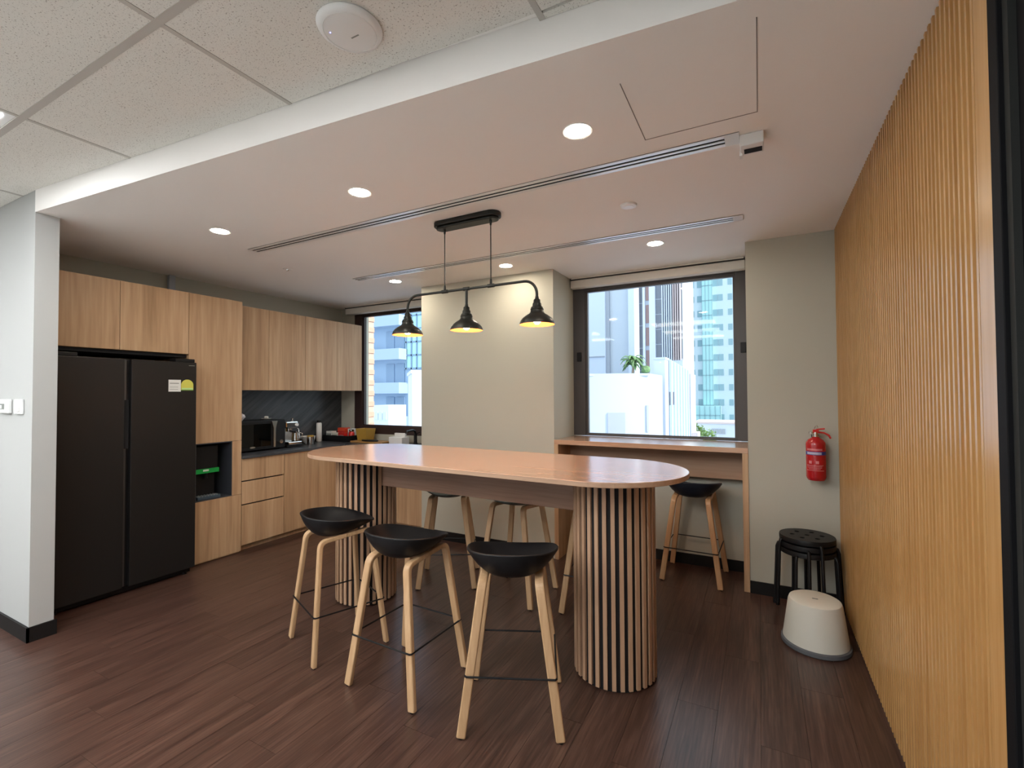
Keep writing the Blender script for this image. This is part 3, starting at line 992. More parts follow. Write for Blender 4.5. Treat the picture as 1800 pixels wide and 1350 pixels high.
t = thing('bar_table', 'long rounded wooden bar table on two slatted round columns', 'table', (0, 0, 0))
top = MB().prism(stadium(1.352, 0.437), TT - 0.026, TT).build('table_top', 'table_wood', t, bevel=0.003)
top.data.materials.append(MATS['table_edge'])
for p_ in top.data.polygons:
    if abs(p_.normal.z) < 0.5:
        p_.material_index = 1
MB().box(-0.76, 0.76, -0.045, 0.045, 0.842, TT - 0.0265).build('apron', 'table_wood_shaded', t, bevel=0.003)
smesh = MB().box(0.2065, 0.219, -0.0102, 0.0102, 0.012, TT - 0.027).mesh('slat', 'slat_wood')
for s_ in (-1, 1):
    cx = 0.96 * s_
    cl = MB().lathe([(0.204, 0.0), (0.207, 0.004), (0.207, TT - 0.027)], (cx, 0, 0), 48).build('column', 'dark_core', t, smooth=40)
    for k in range(32):
        a = 2 * PI * (k + 0.5) / 32
        place(smesh, 'slat', cl, (cx, 0, 0), a)
t.location = (-1.675, 2.588, 0)
t.rotation_euler = (0, 0, math.radians(-2.6))

# ------------------------------------------------------------------ bar counter in the window bay
t = thing('bar_counter', 'wooden bar counter built into the window bay', 'counter', (-0.87, 4.2, 0))
MB().box(-1.664, -0.081, YP - 0.006, 4.499, 1.040, 1.080).build('counter_top', 'table_wood', t, bevel=0.002)
MB().box(-1.664, -1.624, YP - 0.006, 4.385, 0, 1.0395).build('end_panel', 'laminate', t, bevel=0.001)
MB().box(-0.121, -0.081, YP - 0.006, 4.385, 0, 1.0395).build('end_panel', 'laminate', t, bevel=0.001)
MB().box(-1.6235, -0.1215, 4.28, 4.30, 0.785, 1.0395).build('back_apron', 'table_edge', t)

# ------------------------------------------------------------------ bar stools


def make_stool(seatmat):
    t = thing('bar_stool', 'x', 'stool', (0, 0, 0), 'bar stools with oak legs')
    # seat shell: raised lip at the back (-Y) and sides, open flat front (+Y)
    n, m = 40, 9
    a_, b_ = 0.212, 0.205

    def surf(r, th):
        # scoop: level rim, deep steep back (-Y), long gentle rise to the front edge (+Y)
        c_, s__ = math.cos(th), math.sin(th)
        e = 2.0 / 2.3
        ox = a_ * math.copysign(abs(c_) ** e, c_)
        oy = b_ * math.copysign(abs(s__) ** e, s__)
        fr = max(0.0, s__)
        ox *= 1 - 0.12 * fr
        px = ox * r
        py = -0.045 + (oy + 0.045) * r
        rim = 0.776 + 0.020 * max(0.0, -s__) - 0.052 * fr ** 1.3
        ex_ = 1.75 + 2.1 * (0.5 - 0.5 * s__)
        return Vector((px, py, rim - (rim - 0.668) * (1 - r ** ex_)))
    vs, fs = [surf(0, 0)], []
    for j in range(1, m + 1):
        for i_ in range(n):
            vs.append(surf(j / m, 2 * PI * i_ / n))
    for i_ in range(n):
        fs.append((0, 1 + i_, 1 + (i_ + 1) % n))
    for j in range(m - 1):
        for i_ in range(n):
            k0 = 1 + j * n
            fs.append((k0 + i_, k0 + n + i_, k0 + n + (i_ + 1) % n, k0 + (i_ + 1) % n))
    seat = MB().add(vs, fs).build('seat', seatmat, t, smooth=60)
    so = seat.modifiers.new('solidify', 'SOLIDIFY')
    so.thickness = 0.011
    so.offset = -1
    bv = seat.modifiers.new('bevel', 'BEVEL')
    bv.width = 0.004
    bv.segments = 2
    bv.limit_method = 'ANGLE'
    bv.angle_limit = math.radians(50)
    # side frames: bent plywood, leg - rail - leg
    fx, fy = 0.217, 0.212
    tx, ty = 0.128, 0.150
    ztop = 0.664
    R_ = 0.024
    for s_ in (-1, 1):
        for e_ in (-1, 1):
            P0 = Vector((fx * s_, fy * e_, 0.004))
            P1 = Vector((tx * s_, ty * e_, 0.652 + (0.030 if e_ > 0 else 0.0)))
            P2 = Vector((tx * s_, 0.0, 0.667))
            d0 = (P1 - P0).normalized()
            d1 = (P2 - P1).normalized()
            path = [P0, P1 - d0 * R_ * 1.6]
            for k in range(1, 6):
                u = k / 6
                path.append((P1 - d0 * R_ * 1.6) * (1 - u) ** 2 + P1 * 2 * u * (1 - u) + (P1 + d1 * R_ * 1.6) * u * u)
            path += [P1 + d1 * R_ * 1.6, P2]
            lg = MB().sweep_rect(path, d0.cross(d1), 0.041, 0.025).build('leg', 'stool_oak', t, bevel=0.006)
            MB().lathe([(0.011, 0), (0.012, 0.006)], (P0.x, P0.y, 0), 10).build('glide', 'black_plastic', lg)
    zf = 0.262
    k = zf / ztop
    ix, iy = fx + (tx - fx) * k, fy + (ty - fy) * k
    ring = []
    for (sx, sy) in ((-1, -1), (1, -1), (1, 1), (-1, 1)):
        cx, cy = ix * sx, iy * sy
        ex, ey = 0.018, 0.018
        pts = [(cx - sx * 0.02, cy + sy * 0.019), (cx + sx * 0.012, cy + sy * 0.019), (cx + sx * 0.019, cy + sy * 0.012), (cx + sx * 0.019, cy - sy * 0.02)]
        if sx * sy > 0:
            pts = pts if (sx > 0) else pts
        if (sx, sy) in ((1, -1), (-1, 1)):
            ring += [(p[0], p[1], zf) for p in pts]
        else:
            ring += [(p[0], p[1], zf) for p in reversed(pts)]
    MB().tube(ring, 0.0045, 8, closed=True).build('footrest', 'black_metal', t, smooth=40)
    return t


stools = [
    (-2.304, 2.069, -22, 'black_plastic', 'black bar stool with oak legs beside the slatted column facing the kitchen'),
    (-1.678, 1.979, -2, 'black_plastic', 'black bar stool with oak legs, middle of three before the table apron'),
    (-1.060, 2.010, 24, 'black_plastic', 'black bar stool with oak legs turned towards the slatted column near the counter'),
    (-2.255, 3.165, 209, 'green_grey_plastic', 'dark grey-green bar stool behind the table nearest the corner window cabinets'),
    (-1.634, 3.179, 178, 'green_grey_plastic', 'dark grey-green bar stool behind the middle of the table'),
    (-1.010, 3.235, 183, 'green_grey_plastic', 'bar stool mostly hidden behind the slatted column near the counter'),
    (-0.490, 4.130, -2, 'navy_plastic', 'dark navy bar stool pushed under the window bar counter'),
]
protos = {}
for x, y, rz, mt, lb in stools:
    if mt not in protos:
        o = make_stool(mt)
        protos[mt] = o
    else:
        o = copy_tree(protos[mt])
    o.location = (x, y, 0)
    o.rotation_euler = (0, 0, math.radians(rz))
    o['label'] = lb

# ------------------------------------------------------------------ pendant lamp
PY = 2.55
t = thing('pendant_lamp', 'black three-shade bar pendant hanging over the table', 'lamp', (-1.672, PY, 1.915))
cp = [(-1.672 + x_, PY + y_) for x_, y_ in stadium(0.25, 0.058, 12)]
b = MB()
b.prism(cp, 2.618, CZ - 0.0005)
ci = [(-1.672 + x_, PY + y_) for x_, y_ in stadium(0.235, 0.043, 12)]
b.prism(ci, 2.602, 2.618)
b.build('canopy', 'pendant_black', t, bevel=0.006, smooth=40)
for xx in (-1.848, -1.491):
    rd = MB().tube([(xx, PY, 2.603), (xx, PY, 2.19)], 0.0035, 8).build('cord', 'pendant_black', t, smooth=40)
    MB().lathe([(0.009, 0), (0.006, 0.03)], (xx, PY, 2.198), 10).build('cord_grip', 'pendant_black', rd, smooth=40)
    MB().lathe([(0.006, 0), (0.009, 0.03)], (xx, PY, 2.573), 10).build('cord_grip', 'pendant_black', rd, smooth=40)
xl, xm, xr = -2.166, -1.676, -1.172
zb = 2.186
path = [(xl, PY, 2.06)]
rr = 0.085
for k in range(0, 9):
    a = PI - PI / 2 * k / 8
    path.append((xl + rr + rr * math.cos(a), PY, zb - rr + rr * math.sin(a)))
for k in range(0, 9):
    a = PI / 2 - PI / 2 * k / 8
    path.append((xr - rr + rr * math.cos(a), PY, zb - rr + rr * math.sin(a)))
path.append((xr, PY, 2.06))
br = MB().tube(path, 0.0085, 12).build('bar', 'pendant_black', t, smooth=40)
jn = MB()
for xx in (-1.848, -1.491, xm):
    jn.tube([(xx - 0.022, PY, zb), (xx + 0.022, PY, zb)], 0.0125, 12)
jn.build('bar_joint', 'pendant_black', br, smooth=40)
MB().tube([(xm, PY, zb), (xm, PY, 2.06)], 0.0085, 12).build('stem', 'pendant_black', t, smooth=40)
for xx in (xl, xm, xr):
    prof = [(0.106, 0.0), (0.106, 0.004), (0.100, 0.022), (0.088, 0.038), (0.068, 0.054), (0.047, 0.067), (0.040, 0.076), (0.038, 0.096), (0.035, 0.106), (0.028, 0.110), (0.026, 0.128), (0.021, 0.132), (0.020, 0.150), (0.012, 0.156), (0.010, 0.17)]
    sh = MB().lathe(prof, (xx, PY, 1.915), 40, caps=False).build('shade', 'pendant_black', t, smooth=50)
    inn = [(0.1050, 0.0005), (0.097, 0.020), (0.085, 0.036), (0.065, 0.051), (0.044, 0.063), (0.032, 0.07), (0.005, 0.072)]
    MB().lathe(inn, (xx, PY, 1.915), 40, caps=False).build('shade_lining', 'pendant_inner', sh, smooth=50)
    MB().lathe([(0.0385, 0.088), (0.041, 0.092), (0.0385, 0.096)], (xx, PY, 1.915), 24, caps=False).build('collar_ring', 'pendant_black', sh, smooth=50)
    MB().lathe([(0.010, 0.0), (0.020, 0.010), (0.023, 0.024), (0.018, 0.040), (0.012, 0.050), (0.012, 0.064)], (xx, PY, 1.920), 20).build('bulb', 'bulb', sh, smooth=50)

# ------------------------------------------------------------------ ceiling fixtures
dls = [(-0.687, 1.932, 'beside the access hatch'), (-1.990, 1.934, 'between the pendant canopy and the bulkhead'), (-3.32, 1.930, 'in front of the refrigerator'),
       (-0.690, 3.680, 'in front of the bar counter window'), (-1.993, 3.675, 'close to the middle pillar'), (-3.25, 3.640, 'in front of the corner window')]
for x, y, wh in dls:
    t = thing('downlight', 'lit round recessed downlight in the kitchen ceiling ' + wh, 'downlight', (x, y, CZ), 'kitchen downlights')
    MB().lathe([(0.054, -0.001), (0.064, -0.003), (0.066, 0.0)], (x, y, CZ), 32, caps=False).build('trim_ring', 'diffuser_white', t, smooth=40)
    MB().lathe([(0.054, -0.0015), (0.054, -0.001)], (x, y, CZ), 32).build('lens', 'led_disc', t)


def slot(y, x0, x1, label):
    t = thing('slot_diffuser', label, 'air diffuser', ((x0 + x1) / 2, y, CZ))
    w_ = 0.10
    MB().box(x0, x1, y - w_ / 2, y + w_ / 2, CZ - 0.002, CZ - 0.0003).build('slot_backing', 'dark_void', t)
    for a, c in ((-0.05, -0.026), (-0.008, 0.008), (0.026, 0.05)):
        MB().box(x0, x1 - 0.06, y + a, y + c, CZ - 0.006, CZ - 0.002).build('rail', 'slot_rail', t, bevel=0.001)
    MB().box(x1 - 0.06, x1, y - 0.05, y + 0.05, CZ - 0.0062, CZ - 0.002).build('end_plate', 'diffuser_white', t, bevel=0.001)
    MB().box(x0 - 0.002, x0 + 0.006, y - 0.05, y + 0.05, CZ - 0.0062, CZ - 0.002).build('end_plate', 'diffuser_white', t)


slot(2.322, -3.54, -0.062, 'long two-slot ceiling air diffuser beside the pendant canopy')
slot(3.395, -3.54, -0.075, 'long two-slot ceiling air diffuser near the window wall')
t = thing('ceiling_sensor', 'small white sensor box with a dark face at the end of the slot diffuser', 'sensor', (-0.015, 2.36, CZ))
MB().box(-0.060, 0.034, 2.305, 2.405, 2.598, CZ - 0.0003).build('housing', 'white_plastic', t, bevel=0.004)
MB().box(-0.044, 0.028, 2.345, 2.388, 2.5965, 2.598).build('lens_window', 'dark_void', t)
MB().box(-0.064, -0.052, 2.372, 2.407, 2.586, 2.612).build('clip', 'white_plastic', t)
t = thing('smoke_detector', 'white round smoke detector between the two slot diffusers', 'smoke detector', (-0.688, 2.844, CZ))
MB().lathe([(0.036, -0.014), (0.046, -0.011), (0.049, -0.004), (0.05, -0.0003)], (-0.688, 2.844, CZ), 30).build('housing', 'white_plastic', t, smooth=50)
MB().lathe([(0.030, -0.0155), (0.030, -0.0141)], (-0.688, 2.844, CZ), 24).build('cover', 'diffuser_white', t)
t = thing('sprinkler_head', 'small white concealed sprinkler cover on the ceiling near the tall cabinet', 'sprinkler', (-3.79, 2.81, CZ))
MB().lathe([(0.036, -0.004), (0.040, -0.0003)], (-3.79, 2.81, CZ), 24).build('cover_plate', 'white_plastic', t)
MB().lathe([(0.012, -0.014), (0.014, -0.004)], (-3.79, 2.81, CZ), 14).build('nozzle', 'chrome', t)
ax_, ay_ = -1.248, 1.166
t = thing('wifi_access_point', 'white round wireless access point on a ceiling tile', 'access point', (ax_, ay_, TZ))
MB().lathe([(0.05, -0.0205), (0.092, -0.019), (0.106, -0.013), (0.111, -0.004), (0.107, 0.0028)], (ax_, ay_, TZ), 48).build('housing', 'white_plastic', t, smooth=40)
MB().lathe([(0.088, -0.0192), (0.089, -0.0206), (0.091, -0.0188)], (ax_, ay_, TZ), 48, caps=False).build('ring_line', 'label_white', t, smooth=40)
MB().lathe([(0.003, -0.0212), (0.003, -0.0195)], (ax_ - 0.058, ay_ - 0.035, TZ), 10).build('status_light', 'blue_led', t)
MB().box(ax_ - 0.012, ax_ + 0.022, ay_ + 0.016, ay_ + 0.021, TZ - 0.0212, TZ - 0.0195).build('logo', 'label_grey', t)

# ------------------------------------------------------------------ wall devices on the stub wall
t = thing('thermostat', 'white square wall controller with a small dark display', 'wall switch', (-4.378, STY, 1.437))
MB().box(-4.47, -4.285, STY - 0.022, STY - 0.0003, 1.392, 1.484).build('housing', 'white_plastic', t, bevel=0.006)
MB().box(-4.415, -4.345, STY - 0.0232, STY - 0.022, 1.418, 1.455).build('display', 'label_grey', t)
MB().box(-4.415, -4.385, STY - 0.0238, STY - 0.0232, 1.422, 1.446).build('display_icon', 'label_white', t)
t = thing('light_switch', 'narrow white wall switch next to the square controller', 'wall switch', (-4.15, STY, 1.437))
MB().box(-4.212, -4.092, STY - 0.016, STY - 0.0003, 1.39, 1.484).build('plate', 'white_plastic', t, bevel=0.005)
MB().box(-4.19, -4.114, STY - 0.020, STY - 0.016, 1.405, 1.47).build('rocker', 'white_gloss', t, bevel=0.002)

# ------------------------------------------------------------------ fire extinguisher
ex, ey = 0.345, 3.905
t = thing('fire_extinguisher', 'red fire extinguisher mounted on the pillar wall', 'fire extinguisher', (ex, ey, 0.885))
MB().lathe([(0.030, 0.885), (0.050, 0.888), (0.058, 0.90), (0.061, 0.915), (0.061, 1.135), (0.058, 1.152), (0.046, 1.170), (0.026, 1.182), (0.020, 1.190)], (ex, ey, 0), 36).build('cylinder', 'red_paint', t, smooth=40)
vv = MB().lathe([(0.020, 1.190), (0.020, 1.205), (0.015, 1.207), (0.015, 1.222)], (ex, ey, 0), 18).build('valve', 'chrome', t, smooth=40)
MB().box(ex - 0.016, ex + 0.020, ey - 0.013, ey + 0.013, 1.214, 1.240).build('valve_block', 'red_gloss', vv, bevel=0.004)
MB().tube([(ex + 0.015, ey, 1.222), (ex + 0.05, ey - 0.002, 1.218), (ex + 0.078, ey - 0.004, 1.202), (ex + 0.088, ey - 0.004, 1.180)], 0.006, 8).build('carry_handle', 'red_gloss', t, smooth=40)
MB().tube([(ex + 0.005, ey, 1.240), (ex + 0.055, ey - 0.003, 1.247)], 0.005, 8).build('squeeze_lever', 'red_gloss', t, smooth=40)
MB().tube([(ex - 0.008, ey - 0.01, 1.245), (ex - 0.002, ey - 0.016, 1.262), (ex + 0.008, ey - 0.014, 1.27), (ex + 0.014, ey - 0.008, 1.255)], 0.0018, 6).build('safety_pin', 'steel', t, smooth=40)
MB().lathe([(0.016, 0), (0.016, 0.012)], (ex - 0.026, ey - 0.004, 1.212), 14).build('pressure_gauge', 'steel', t)


def curved_label(name, a0, a1, z0, z1, mat, r=0.0614):
    n = 12
    vs, fs = [], []
    for k in range(n + 1):
        a = math.radians(a0 + (a1 - a0) * k / n)
        vs += [(ex + r * math.cos(a), ey + r * math.sin(a), z0), (ex + r * math.cos(a), ey + r * math.sin(a), z1)]
    for k in range(n):
        fs.append((2 * k, 2 * k + 2, 2 * k + 3, 2 * k + 1))
    return MB().add(vs, fs).build(name, mat, t, smooth=60)


# camera sees the side facing about -100 degrees
curved_label('blue_band', -172, -20, 1.066, 1.090, 'blue_print')
curved_label('band_lettering', -150, -62, 1.070, 1.086, 'pale_print', 0.0617)
curved_label('top_lettering', -150, -58, 1.097, 1.110, 'pink_print', 0.0616)
curved_label('white_side_label', -192, -172, 0.965, 1.093, 'white_gloss', 0.0616)
for k, a in enumerate((-128, -88)):
    curved_label('pictogram', a - 9, a + 9, 1.006, 1.026, 'pink_print', 0.0616)
for k, (z, a0, a1) in enumerate(((0.994, -152, -52), (0.986, -150, -60), (0.977, -145, -62), (0.968, -140, -70), (0.958, -155, -48))):
    curved_label('text_line', a0, a1, z, z + 0.003, 'pink_print', 0.0616)
MB().box(ex - 0.02, ex + 0.02, ey + 0.055, YP - 0.0003, 1.06, 1.20).build('bracket', 'black_metal', t)

# ------------------------------------------------------------------ stacked round stools and the step stool


def round_stool(label):
    t = thing('round_stool', label, 'stool', (0, 0, 0), 'stacked black round stools')
    H = 0.45
    # perforated round seat: disc with seven holes
    bm = bmesh.new()
    n = 40
    outer = [(0.163 * math.cos(2 * PI * k / n), 0.163 * math.sin(2 * PI * k / n)) for k in range(n)]
    holes = [(0, 0)] + [(0.088 * math.cos(PI / 3 * k), 0.088 * math.sin(PI / 3 * k)) for k in range(6)]
    es = []
    for ring in [outer] + [[(hx + 0.016 * math.cos(2 * PI * k / 10), hy + 0.016 * math.sin(2 * PI * k / 10)) for k in range(10)] for hx, hy in holes]:
        vs = [bm.verts.new((x_, y_, H)) for x_, y_ in ring]
        es += [bm.edges.new((vs[k], vs[(k + 1) % len(vs)])) for k in range(len(vs))]
    bmesh.ops.triangle_fill(bm, edges=es, use_beauty=True)
    me = bpy.data.meshes.new('seat')
    bm.to_mesh(me)
    bm.free()
    me.materials.append(MATS['black_plastic'])
    s_ = bpy.data.objects.new('seat', me)
    COL.objects.link(s_)
    s_.parent = t
    ROOTLOC[s_.name] = (0, 0, 0)
    so = s_.modifiers.new('solidify', 'SOLIDIFY')
    so.thickness = 0.012
    so.offset = -1 if me.polygons[0].normal.z > 0 else 1
    MB().lathe([(0.158, H - 0.034), (0.165, H - 0.030), (0.165, H - 0.006), (0.162, H - 0.0)], (0, 0, 0), 40, caps=False).build('seat_rim', 'black_plastic', s_, smooth=40)
    for k in range(4):
        a = PI / 4 + PI / 2 * k
        c_, q = math.cos(a), math.sin(a)
        pa = [(0.10 * c_, 0.10 * q, H - 0.024), (0.150 * c_, 0.150 * q, H - 0.024), (0.170 * c_, 0.170 * q, H - 0.030), (0.178 * c_, 0.178 * q, H - 0.055), (0.196 * c_, 0.196 * q, 0.006)]
        lg = MB().tube(pa, 0.0105, 10).build('leg', 'black_metal', t, smooth=40)
        MB().lathe([(0.013, 0), (0.0125, 0.02)], (0.196 * c_, 0.196 * q, 0), 10).build('rubber_foot', 'black_plastic', lg, smooth=40)
    return t


r0 = round_stool('black round stool standing on the floor at the bottom of the stack')
r1 = copy_tree(r0)
r1['label'] = 'black round stool in the middle of the stack by the slat wall'
r2 = copy_tree(r0)
r2['label'] = 'black perforated round stool at the top of the stack'
for k, (o, rz) in enumerate(((r0, 20), (r1, 44), (r2, 68))):
    o.location = (0.272, 3.758, 0.042 * k)
    o.rotation_euler = (0, 0, math.radians(rz))

sx, sy = 0.276, 3.345
t = thing('step_stool', 'white round tapered step stool with a grey rubber base', 'step stool', (sx, sy, 0))
MB().lathe([(0.166, 0.026), (0.170, 0.03), (0.140, 0.245), (0.134, 0.262), (0.124, 0.267), (0.010, 0.266)], (sx, sy, 0), 48, sx=1.0, sy=1.06).build('body', 'cream_plastic', t, smooth=40)
MB().lathe([(0.176, 0.0), (0.181, 0.006), (0.179, 0.024), (0.170, 0.030)], (sx, sy, 0), 48, sx=1.0, sy=1.06).build('rubber_base', 'rubber_grey', t, smooth=40)
lg_ = MB().box(sx - 0.014, sx + 0.016, sy - 0.006, sy + 0.006, 0.2662, 0.2676).build('logo', 'label_grey', t)

# ------------------------------------------------------------------ outside
gr = struct(MB().box(-140, 120, 6, 220, -20.5, -20).build('ground', 'asphalt'), 'grey street level far below the windows')

# brick wing of this building beside the corner window
wg = struct(MB().box(-5.60, -5.062, 4.76, 5.20, -6, 6).build('wall_brick_wing', 'mortar'))
brm = MB().box(0, 0.012, -0.105, 0.105, -0.034, 0.034).mesh('brick', 'brick')
bz = 0.9
row = 0
while bz < 3.4:
    for k in range(3):
        yy = 4.87 + k * 0.225 - (0.112 if row % 2 else 0)
        if 4.76 <= yy - 0.105 and yy + 0.105 <= 5.21:
            place(brm, 'brick', wg, (-5.062, yy, bz))
    bz += 0.078
    row += 1


def facade_windows(t, x0, x1, y, z0, z1, nx, nz, fx, fz, mat, name='window', sunk=0.02):
    dx, dz = (x1 - x0) / nx, (z1 - z0) / nz
    me = MB().box(-dx * fx / 2, dx * fx / 2, -0.06, 0.02, -dz * fz / 2, dz * fz / 2).mesh(name, mat)
    off = ROOTLOC.get(t.name, (0, 0, 0))
    for i_ in range(nx):
        for j in range(nz):
            place(me, name, t, (x0 + dx * (i_ + 0.5) - off[0], y - off[1], z0 + dz * (j + 0.5) - off[2]))


E_ = 1.5
# curved white podium building, front about 28 m away
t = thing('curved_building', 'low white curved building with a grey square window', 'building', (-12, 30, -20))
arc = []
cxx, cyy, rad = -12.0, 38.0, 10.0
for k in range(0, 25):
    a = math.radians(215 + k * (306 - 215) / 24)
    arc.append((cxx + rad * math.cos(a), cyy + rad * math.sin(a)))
MB().prism(arc + [(-6.05, 34.3), (-20, 34.3)], -20, 2.75).build('curved_wall', 'ext_curve_shaded', t, smooth=30)


def on_arc(name, a0, a1, z0, z1, mat, r0=9.9, r1=10.06):
    aa = [math.radians(a0 + (a1 - a0) * k / 4) for k in range(5)]
    pl = [(cxx + r1 * math.cos(a), cyy + r1 * math.sin(a)) for a in aa] + [(cxx + r0 * math.cos(a), cyy + r0 * math.sin(a)) for a in reversed(aa)]
    return MB().prism(pl, z0, z1).build(name, mat, t)


on_arc('window', 291.2, 297.3, -1.2, 0.30, 'ext_mid')
on_arc('drain_slot', 305.0, 305.8, -0.9, 0.75, 'ext_mid')
on_arc('parapet', 215, 306, 2.60, 2.752, 'ext_curve_shaded', 9.9, 10.1)
# palm on the roof terrace
px_, py_ = -7.45, 31.4
t = thing('palm_tree', 'green palm tree growing on the white building roof terrace', 'tree', (px_, py_, 2.755))
MB().tube([(px_, py_, 2.755), (px_ + 0.05, py_, 3.2), (px_ - 0.02, py_, 3.75)], 0.09, 8).build('trunk', 'bark', t, smooth=40)
rnd = random.Random(11)
fm = MB()
for k in range(34):
    a = 2 * PI * k / 17 + rnd.random() * 0.3
    L = 0.6 + 0.4 * rnd.random()
    ri = 0.25 + 0.55 * rnd.random()
    pts = []
    for j in range(6):
        u = j / 5
        pts.append(Vector((px_ - 0.02 + math.cos(a) * L * u, py_ + math.sin(a) * L * u, (3.75 if k < 20 else 3.42) + ri * u * 1.6 - (1.15 if k < 20 else 0.9) * u * u)))
    sd_ = Vector((-math.sin(a), math.cos(a), 0))
    for j in range(5):
        w0, w1 = 0.13 * math.sin(PI * (j + 0.3) / 5.3), 0.13 * math.sin(PI * (j + 1.3) / 5.3) * (0 if j == 4 else 1)
        dn = Vector((0, 0, 0.06))
        fm.add([pts[j] - sd_ * w0 - dn, pts[j], pts[j] + sd_ * w0 - dn, pts[j + 1] + sd_ * w1 - dn, pts[j + 1], pts[j + 1] - sd_ * w1 - dn], [(0, 1, 4, 5), (1, 2, 3, 4)])
fm.build('fronds', 'leaf', t)
lump('shrub', 'low green shrub on the roof terrace next to the palm', 'shrub', (-6.45, 30.7, 2.756), (0.3, 0.3, 0.28), 'leaf', 5)
t = thing('white_slab_building', 'narrow white block between the palm and the ribbed building', 'building', (-6.3, 35.7, -20))
MB().box(-6.75, -5.98, 35.0, 36.4, -20, 3.95).build('wall', 'ext_white', t)
MB().box(-6.80, -5.93, 34.95, 36.42, 3.95, 4.1).build('roof', 'ext_grey', t)
# ribbed building running away from us
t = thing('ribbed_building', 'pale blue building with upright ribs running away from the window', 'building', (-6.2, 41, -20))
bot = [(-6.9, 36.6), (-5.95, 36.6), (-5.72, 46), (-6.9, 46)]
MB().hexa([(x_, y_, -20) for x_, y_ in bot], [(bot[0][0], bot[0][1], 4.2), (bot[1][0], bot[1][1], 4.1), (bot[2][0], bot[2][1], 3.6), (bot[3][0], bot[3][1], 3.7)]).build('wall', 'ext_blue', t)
for k in range(7):
    u = (k + 0.5) / 7
    x_, y_ = -5.95 + 0.23 * u, 36.6 + 9.4 * u
    MB().box(x_ - 0.03, x_ + 0.08, y_ - 0.25, y_ + 0.25, -20, 4.0 - 0.45 * u).build('rib', 'ext_white', t)
MB().box(-5.94, -5.86, 36.50, 36.59, 0.6, 1.6).build('vent_slot', 'ext_dark', t)
MB().box(-5.90, -5.80, 37.75, 37.95, 0.6, 1.6).build('vent_slot', 'ext_dark', t)
t = thing('white_pier_building', 'white narrow pier-like building at the end of the ribbed building', 'building', (-5.9, 48, -20))
MB().box(-6.15, -5.62, 46.2, 50, -20, 3.3).build('wall', 'ext_white', t)
MB().box(-5.6, -5.1, 46.6, 48.6, -20, -2.2).build('podium', 'ext_pink', t)
# tower with a pale flat wall
t = thing('pale_tower', 'tall pale grey tower with a flat blank wall behind the palm', 'building', (-15, 51, -20))
MB().box(-19, -14.8, 50, 52.2, -20, 30).build('wing', 'ext_white', t)
MB().box(-14.8, -12.25, 50.6, 52.2, -20, 30).build('wall', 'ext_grey', t)
MB().box(-14.8, -14.4, 50.2, 50.6, -20, 30).build('shadow_joint', 'ext_mid', t)
MB().box(-12.25, -11.6, 49.9, 52.2, -20, 30).build('corner_pier', 'ext_white', t)
MB().box(-18.5, -14.85, 49.9, 50.0, 5.5, 5.62).build('band', 'ext_mid', t)
t = thing('striped_tower', 'tall tower with dark upright window strips and white fins', 'building', (-9.6, 57, -20))
MB().box(-12.2, -7.1, 52.7, 62, -20, 34).build('wall', 'ext_grey', t)
facade_windows(t, -12.1, -11.25, 52.7, -6, 24, 1, 12, 0.98, 0.96, 'ext_dark')
MB().box(-11.25, -11.0, 52.3, 52.7, -20, 34).build('fin', 'ext_white', t)
facade_windows(t, -11.0, -10.55, 52.7, -6, 24, 1, 12, 0.9, 0.8, 'ext_brick')
MB().box(-10.55, -9.9, 52.3, 52.7, -20, 34).build('fin', 'ext_white', t)
facade_windows(t, -9.9, -9.2, 52.68, 5.2, 25, 1, 12, 1.0, 0.92, 'ext_dark')
facade_windows(t, -9.2, -7.15, 52.7, 5.2, 25, 9, 1, 0.98, 1.0, 'ext_dark')
xx = -9.2
k = 0
while xx < -7.2:
    MB().box(xx, xx + 0.10, 52.2, 52.64, 5.0, 34).build('fin', 'ext_white' if k < 5 else 'ext_pink', t)
    xx += 0.228
    k += 1
MB().box(-9.9, -7.1, 52.25, 52.7, -20, 5.0).build('podium', 'ext_white', t)
# glass tower
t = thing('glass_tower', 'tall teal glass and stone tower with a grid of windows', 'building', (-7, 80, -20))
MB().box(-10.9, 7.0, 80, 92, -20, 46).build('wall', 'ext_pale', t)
facade_windows(t, -10.3, -9.0, 80, -8.2, 22.35, 1, 13, 0.95, 0.42, 'ext_tealdark')
facade_windows(t, -8.6, -7.8, 80, -8.2, 22.35, 1, 13, 0.95, 0.42, 'ext_tealdark')
facade_windows(t, -6.3, -4.8, 80, -8.2, 22.35, 2, 13, 0.92, 0.42, 'ext_tealdark')
facade_windows(t, -4.2, -2.6, 80, -8.2, 22.35, 2, 13, 0.75, 0.40, 'ext_tealdark')
facade_windows(t, -2.2, 6.6, 80, -8.2, 22.35, 8, 13, 0.7, 0.42, 'ext_tealdark')
MB().box(-7.8, -6.3, 79.2, 80, -8, 46).build('glass_bay', 'ext_teal', t)
for j in range(14):
    MB().box(-7.85, -6.25, 79.12, 79.2, -7.5 + j * 2.35, -7.42 + j * 2.35).build('mullion', 'ext_tealdark', t)
for j in range(4):
    xv = -7.83 + j * 0.5
    MB().box(xv, xv + 0.05, 79.12, 79.2, -8, 26).build('mullion', 'ext_tealdark', t)
for k_, (x0_, x1_) in enumerate(((-8.9, -5.2),)):
    MB().box(x0_, x1_, 77.6, 79.1, -20, -0.5).build('entrance_block', 'ext_teal', t)
    for j in range(6):
        xv = x0_ + j * (x1_ - x0_) / 5
        MB().box(xv - 0.03, xv + 0.03, 77.5, 77.6, -10, -0.5).build('mullion', 'ext_tealdark', t)
    for j in range(4):
        MB().box(x0_, x1_, 77.5, 77.6, -9 + j * 2.35, -8.92 + j * 2.35).build('mullion', 'ext_tealdark', t)
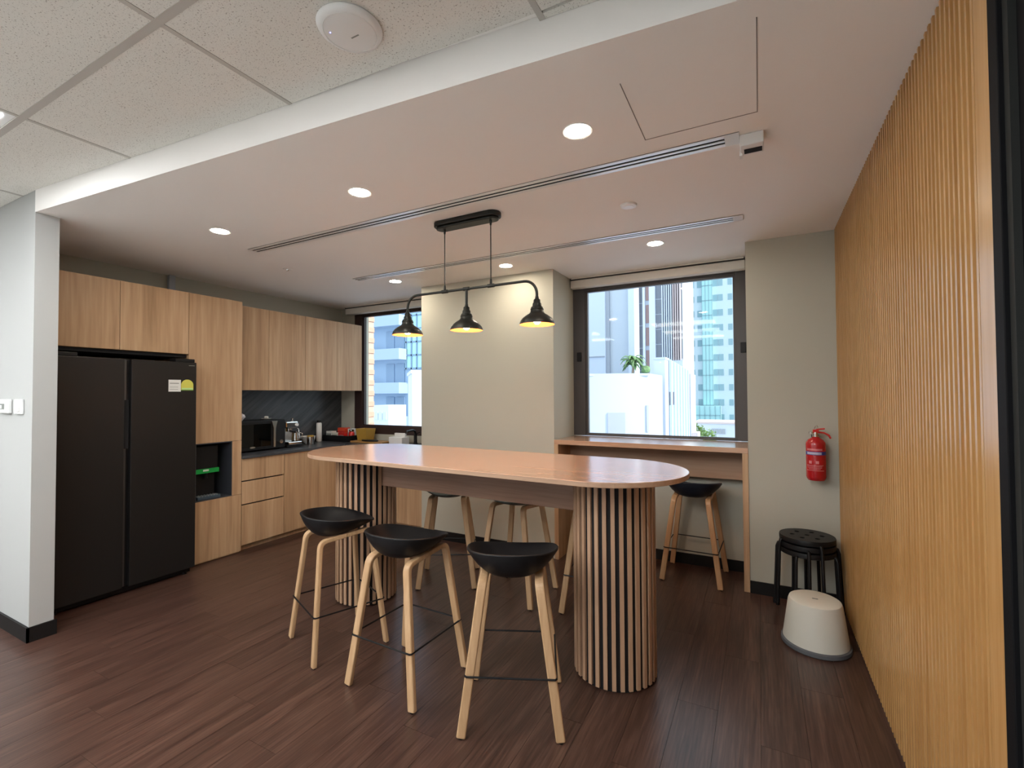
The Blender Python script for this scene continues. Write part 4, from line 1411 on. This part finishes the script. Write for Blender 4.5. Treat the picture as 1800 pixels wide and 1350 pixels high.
# low roofs and trees by the street
t = thing('low_building', 'low white street building below the glass tower', 'building', (-4.3, 60, -20))
MB().box(-6.6, -2.0, 58, 63, -20, -2.0).build('wall', 'ext_white', t)
MB().box(-6.7, -1.9, 57.9, 63.1, -2.0, -1.8).build('roof', 'ext_pink', t)
facade_windows(t, -4.9, -3.4, 58, -3.2, -2.5, 4, 1, 0.8, 0.8, 'ext_mid')
for k, (x_, y_, z_) in enumerate(((-6.0, 54.5, -2.6), (-4.7, 52.0, -3.0))):
    t = thing('street_tree', ['light green street tree beside the striped tower podium', 'light green street tree in front of the low white building'][k], 'tree', (x_, y_, -20))
    MB().tube([(x_, y_, -20), (x_, y_, z_ - 0.4)], 0.15, 8).build('trunk', 'bark', t)
    rnd = random.Random(40 + k)
    lv = MB()
    for j in range(260):
        d_ = Vector((rnd.gauss(0, 1), rnd.gauss(0, 1), rnd.gauss(0, 1))).normalized() * (0.4 + 0.5 * rnd.random())
        c_ = Vector((x_, y_, z_)) + d_ * 0.95
        u_ = Vector((rnd.gauss(0, 1), rnd.gauss(0, 1), rnd.gauss(0, 1))).normalized()
        q = u_.cross(Vector((0.3, 0.5, 0.8))).normalized()
        lv.add([c_ - u_ * 0.16, c_ + q * 0.08, c_ + u_ * 0.16, c_ - q * 0.08], [(0, 1, 2, 3)])
    lv.build('foliage', 'leaf_light', t)
# building seen through the corner window
t = thing('balcony_building', 'blue-grey building with stacked balconies beyond the corner window', 'building', (-27, 30, -20))
MB().box(-38, -24.0, 30.5, 40, -20, 22).build('wall', 'ext_blue', t)
for j, z_ in enumerate((-1.2, 1.6, 4.4, 7.2, 10.0)):
    MB().box(-33, -25.9, 29.4, 30.5, z_, z_ + 0.9).build('balcony', 'ext_balcony', t)
    MB().box(-28.2, -27.3, 30.42, 30.5, z_ + 0.9, z_ + 2.5).build('window', 'ext_bluedark', t)
    MB().box(-27.1, -26.2, 30.42, 30.5, z_ + 0.9, z_ + 2.5).build('window', 'ext_bluedark', t)
gw = MB().box(-26.2 + 0.1, -24.4, 30.40, 30.5, 3.6, 8.2).build('grid_window', 'ext_teal', t)
for j in range(4):
    MB().box(-26.1 + 0.08 + j * 0.56, -26.1 + 0.2 + j * 0.56, 30.34, 30.40, 3.6, 8.2).build('mullion', 'ext_bluedark', t)
for j in range(5):
    MB().box(-26.1, -24.4, 30.34, 30.40, 3.6 + j * 1.1, 3.72 + j * 1.1).build('mullion', 'ext_bluedark', t)
t = thing('white_gable_building', 'bright white blank-walled building in front of the balcony building', 'building', (-20, 24, -20))
gp = [(-21.2, 25.0), (-18.0, 21.6), (-14.4, 25.0), (-17.6, 28.4)]
MB().prism(gp, -20, 2.75).build('wall', 'ext_white', t)
MB().prism([(x_ * 1.0 + (0.1 if x_ > -17.8 else -0.1), y_) for x_, y_ in gp], 2.75, 2.95).build('roof_edge', 'ext_white', t)
t = thing('white_annex', 'small white gridded annex at the foot of the balcony building', 'building', (-25, 27, -20))
MB().box(-26.3, -24.8, 27, 29, -20, 0.7).build('wall', 'ext_white', t)
facade_windows(t, -26.2, -24.9, 27, -2.6, 0.4, 3, 3, 0.7, 0.6, 'ext_pale')
